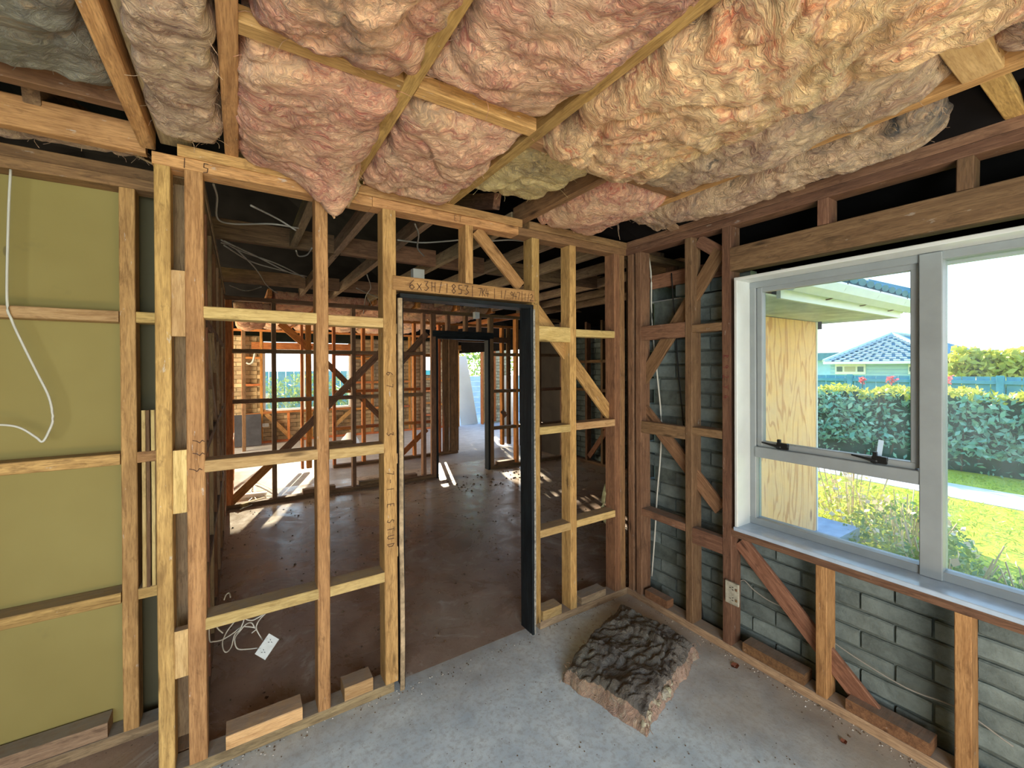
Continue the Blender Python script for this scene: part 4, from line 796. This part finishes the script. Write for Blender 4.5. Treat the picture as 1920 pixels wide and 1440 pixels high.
for pts,lb in zip(wz_,wl_): cab('slack grey ceiling cable '+lb,[P(*q,2,2.34+.02*math.sin(q[0]*.1)) if i_%2==0 else P(*q,2,2.36) for i_,q in enumerate(pts)],.005,CABLEG)
cab('pale cable curl by the far left window jamb',[P(*q,1,YB-.15) for q in ((478,662),(474,678),(468,682),(462,680))],.02,CABLE)
cab('tangled white cables on the sunlit floor by the far wall foot',[P(*q,2,.02) for q in ((450,955),(480,940),(470,920),(500,930),(520,925),(480,905),(475,930),(455,948))],.006)
tag(box('light_fitting',None,PLAST,*(lambda c:(c.x-.03,c.x+.03,c.y-.03,c.y+.03,c.z-.05,c.z+.03))(P(893,590,1,4.6))),'small white box hanging from the living room ceiling, in the doorway','ceiling fitting')
cab('thin wire carrying the small white ceiling box',[P(893,590,1,4.6),P(893,590,1,4.6)+Vector((0,0,.3))],.003,CABLEG)
tag(box('junction_box',None,WHITEP,*(lambda c:(c.x-.045,c.x+.045,c.y-.03,c.y+.03,c.z-.04,c.z+.04))(P(783,515,1,3.22))),'small pale box fixed under the middle ceiling beam above the doorway lintel','junction box')
# hanging olive paint flake strip by the corner studs
V,F=tubegeo([P(*q,1,2.10) for q in ((1148,880),(1135,915),(1130,950),(1133,975),(1140,985))],lambda t:.018,k=4,flat=.2); tag(mk('paint_strip',V,F,simple('paint_strip',(.30,.28,.14),.8,.5,30)),'peeling olive paint strip hanging behind the corner stud','paint strip')
# stuff in the far room
V=[];F=[]
c=P(668,858,2,0.0); 
for j in range(9):
    for i in range(14):
        a=2*math.pi*i/14; r=(.13+.05*math.sin(j/8*math.pi))*(1-.6*(j/8)**3)*(1+.15*noise.noise(Vector((i*.8,j*.8,2)))); V.append((c.x+r*math.cos(a),c.y+.5+r*math.sin(a),.36*j/8))
for j in range(8):
    for i in range(14): k=j*14+i; k2=j*14+(i+1)%14; F.append((k,k2,k2+14,k+14))
F.append(tuple(8*14+i for i in range(14))); tag(mk('rubbish_bag',V,F,TRIM,smooth=True),'crumpled white bag on the far room floor','bag')
tag(board('charred_panel',None,DPAN,(-.02,9.75,.02),(-.02,9.9,.62),.75,.02,(0,1,0),seg=1),'dark charred panel leaning under the blocks by the far window','panel')
tag(board('timber_offcut',None,TRIM,P(452,930,2,.03),P(500,925,2,.03),.07,.04,(0,0,1)),'white painted timber length on the sunlit floor at the far wall','timber')
tag(board('timber_offcut',None,GOLD2,P(452,948,2,.03),P(497,935,2,.03),.05,.04,(0,0,1)),'bare timber length on the sunlit floor beside the white one','timber')
# ---- debris on the floors
V=[];F=[];VW=[];FW=[]
def chip(V,F,x,y,s,rr):
    m=len(V); a=rr.uniform(0,6.28)
    for k in range(4): V.append((x+s*rr.uniform(.5,1)*math.cos(a+k*1.57),y+s*rr.uniform(.5,1)*math.sin(a+k*1.57),.001))
    V.append((x,y,s*rr.uniform(.4,.9)+.001)); F.extend([(m,m+1,m+4),(m+1,m+2,m+4),(m+2,m+3,m+4),(m+3,m,m+4)])
rr=random.Random(4)
for i in range(520):
    x=rr.uniform(-.3,4.2); y=rr.uniform(2.15,5.5); chip(V,F,x,y,rr.uniform(.003,.014)*(1.3 if rr.random()<.1 else 1),rr)
for i in range(260):
    x=rr.uniform(-.2,2.15); y=rr.uniform(.4,1.99); chip(V,F,x,y,rr.uniform(.002,.006)*(2 if rr.random()<.05 else 1),rr)
for i in range(420):
    if rr.random()<.5: x=rr.uniform(-.2,2.1); y=2.0-abs(rr.gauss(0,.03))
    else: x=2.2-abs(rr.gauss(0,.03)); y=rr.uniform(.3,1.9)
    chip(VW if rr.random()<.6 else V,FW if V is None else (FW if False else F),x,y,rr.uniform(.002,.006),rr) if False else (chip(VW,FW,x,y,rr.uniform(.002,.006),rr) if rr.random()<.6 else chip(V,F,x,y,rr.uniform(.002,.006),rr))
for i in range(60): x=rr.uniform(2.3,3.6); y=rr.uniform(4.7,5.4); chip(V,F,x,y,rr.uniform(.01,.03),rr)
tag(mk('floor_debris',V,F,DEB),'dark crumbs and splinters scattered over the floors','debris',None,'stuff'); tag(mk('plaster_crumbs',VW,FW,DEBW),'white plaster crumbs along the bottom plates','debris',None,'stuff')
for lb,(u,v),s in (('curled brown leaf on the floor near the window wall',(1378,1250),.02),('small brown leaf scrap on the floor at lower right',(1582,1393),.012)):
    c=P(u,v,2,0); Vv=[];Ff=[]
    for k in range(6): Vv.append((c.x+s*math.cos(k*1.05)*(1.5 if k%3==0 else 1),c.y+s*math.sin(k*1.05),.004+.006*(k%2)))
    Vv.append((c.x,c.y,.001)); Ff=[(k,(k+1)%6,6) for k in range(6)]; tag(mk('dry_leaf',Vv,Ff,simple('dry_leaf',(.20,.07,.04),.8)),lb,'leaf')
# ---- pencil marks
G={'6':[[(.8,1),(.2,.6),(.1,.2),(.5,0),(.9,.25),(.5,.5),(.15,.3)]],'x':[[(.1,.7),(.9,0)],[(.9,.7),(.1,0)]],'3':[[(.1,1),(.8,1),(.4,.6),(.9,.3),(.4,0),(.1,.1)]],'/':[[(.7,1.1),(.3,-.1)]],'|':[[(.5,1.2),(.5,-.2)]],
'1':[[(.5,1),(.45,0)]],'8':[[(.5,.5),(.15,.8),(.5,1),(.85,.8),(.15,.25),(.5,0),(.85,.25),(.5,.5)]],'5':[[(.85,1),(.25,1),(.2,.55),(.8,.5),(.7,.05),(.15,0)]],'7':[[(.1,1),(.85,1),(.4,0)]],'4':[[(.3,1),(.1,.4),(.9,.4)],[(.65,.8),(.6,0)]],
'9':[[(.8,.8),(.4,1),(.15,.7),(.5,.5),(.85,.75),(.7,0)]],'2':[[(.1,.8),(.5,1),(.8,.7),(.1,0),(.9,.05)]],'-':[[(.1,.5),(.9,.5)]],'S':[[(.85,.9),(.4,1),(.2,.7),(.8,.35),(.6,0),(.1,.1)]],'T':[[(.05,1),(.95,1)],[(.5,1),(.5,0)]],'U':[[(.1,1),(.15,.15),(.5,0),(.85,.15),(.9,1)]],
'D':[[(.2,0),(.2,1),(.8,.75),(.8,.25),(.2,0)]],'E':[[(.85,1),(.2,1),(.2,0),(.9,0)],[(.2,.5),(.7,.5)]],'O':[[(.5,1),(.1,.5),(.5,0),(.9,.5),(.5,1)]],'R':[[(.2,0),(.2,1),(.8,.8),(.2,.5),(.85,0)]],'H':[[(.2,1),(.2,0)],[(.8,1),(.8,0)],[(.2,.5),(.8,.5)]],'L':[[(.2,1),(.2,0),(.8,0)]],'N':[[(.2,0),(.2,1),(.8,0),(.8,1)]],
'~':[[(.5,1),(.2,.75),(.7,.5),(.3,.2),(.1,-.2)]],'K':[[(.2,1),(.2,0)],[(.8,1),(.25,.5),(.85,0)]],'Y':[[(.1,1),(.5,.5)],[(.9,1),(.4,0)]],' ':[]}
def write(par,text,org,dx,dy,nrm,h,wd=.0016,adv=.8,mat=PENCIL):
    V=[];F=[]; org=Vector(org);dx=Vector(dx).normalized();dy=Vector(dy).normalized();nr=Vector(nrm).normalized();x=0
    for ch in text:
        for st in G.get(ch,[]):
            for (a,b),(c,d) in zip(st,st[1:]):
                p=org+dx*(x+a*h*.62)+dy*(b*h)+nr*.0016; q=org+dx*(x+c*h*.62)+dy*(d*h)+nr*.0016; t=(q-p).normalized(); s=t.cross(nr)*wd*.5; m=len(V)
                V+=[p-s-t*wd*.3,p+s-t*wd*.3,q+s+t*wd*.3,q-s+t*wd*.3]; V+=[v+nr*.0003 for v in V[m:m+4]]; F+=[(m,m+1,m+2,m+3),(m+4,m+7,m+6,m+5),(m,m+4,m+5,m+1),(m+2,m+6,m+7,m+3),(m+1,m+5,m+6,m+2),(m+3,m+7,m+4,m)]
        x+=h*adv
    return mk('pencil_mark',V,F,PENCIL if mat is None else mat,par)
fr=(0,-1,0); zt=(.0,0,1)
write(wf,'6x3H/1853',(.69,Y0-.006,1.918),(1,0,0),zt,fr,.046,.0034,.80); write(wf,'| 7K4 | 1/ 947|1/2',(1.02,Y0-.006,1.918),(1,0,0),zt,fr,.040,.003,.56)
write(wf,'7-10E STUD',(.580,Y0-.0005,1.05),(0,0,-1),(1,0,0),fr,.031,.0028,1.22); write(wf,'67 X 3',(.580,Y0-.0005,1.52),(0,0,-1),(1,0,0),fr,.03,.0028,1.9)
write(wf,'X ~',(-.155,Y0-.0005,1.33),(0,0,-1),(1,0,0),fr,.032,.003,2.6); write(wf,'~~',(-.145,Y0-.0005,1.27),(0,0,-1),(1,0,0),fr,.03,.003,1.6)
write(wf,'5',(-.115,Y0-.0005,2.287),(1,0,0),zt,fr,.034,.003,.9); write(wf,'1',(-.18,Y0-.0005,2.29),(1,0,0),zt,fr,.036,.003,.9)
write(wf,'FT'.replace('F','E'),(.93,Y0-.0005,2.292),(1,0,0),zt,fr,.03,.0016,.9); write(wf,'12',(1.435,Y0-.0005,1.93),(0,0,-1),(1,0,0),fr,.02,.0014,1.)
write(wr,'R92Y4',(X0-.0005,1.318,1.60),(0,0,-1),(0,-1,0),(-1,0,0),.032,.0028,1.7,simple('red_pencil',(.16,.03,.03),.8))
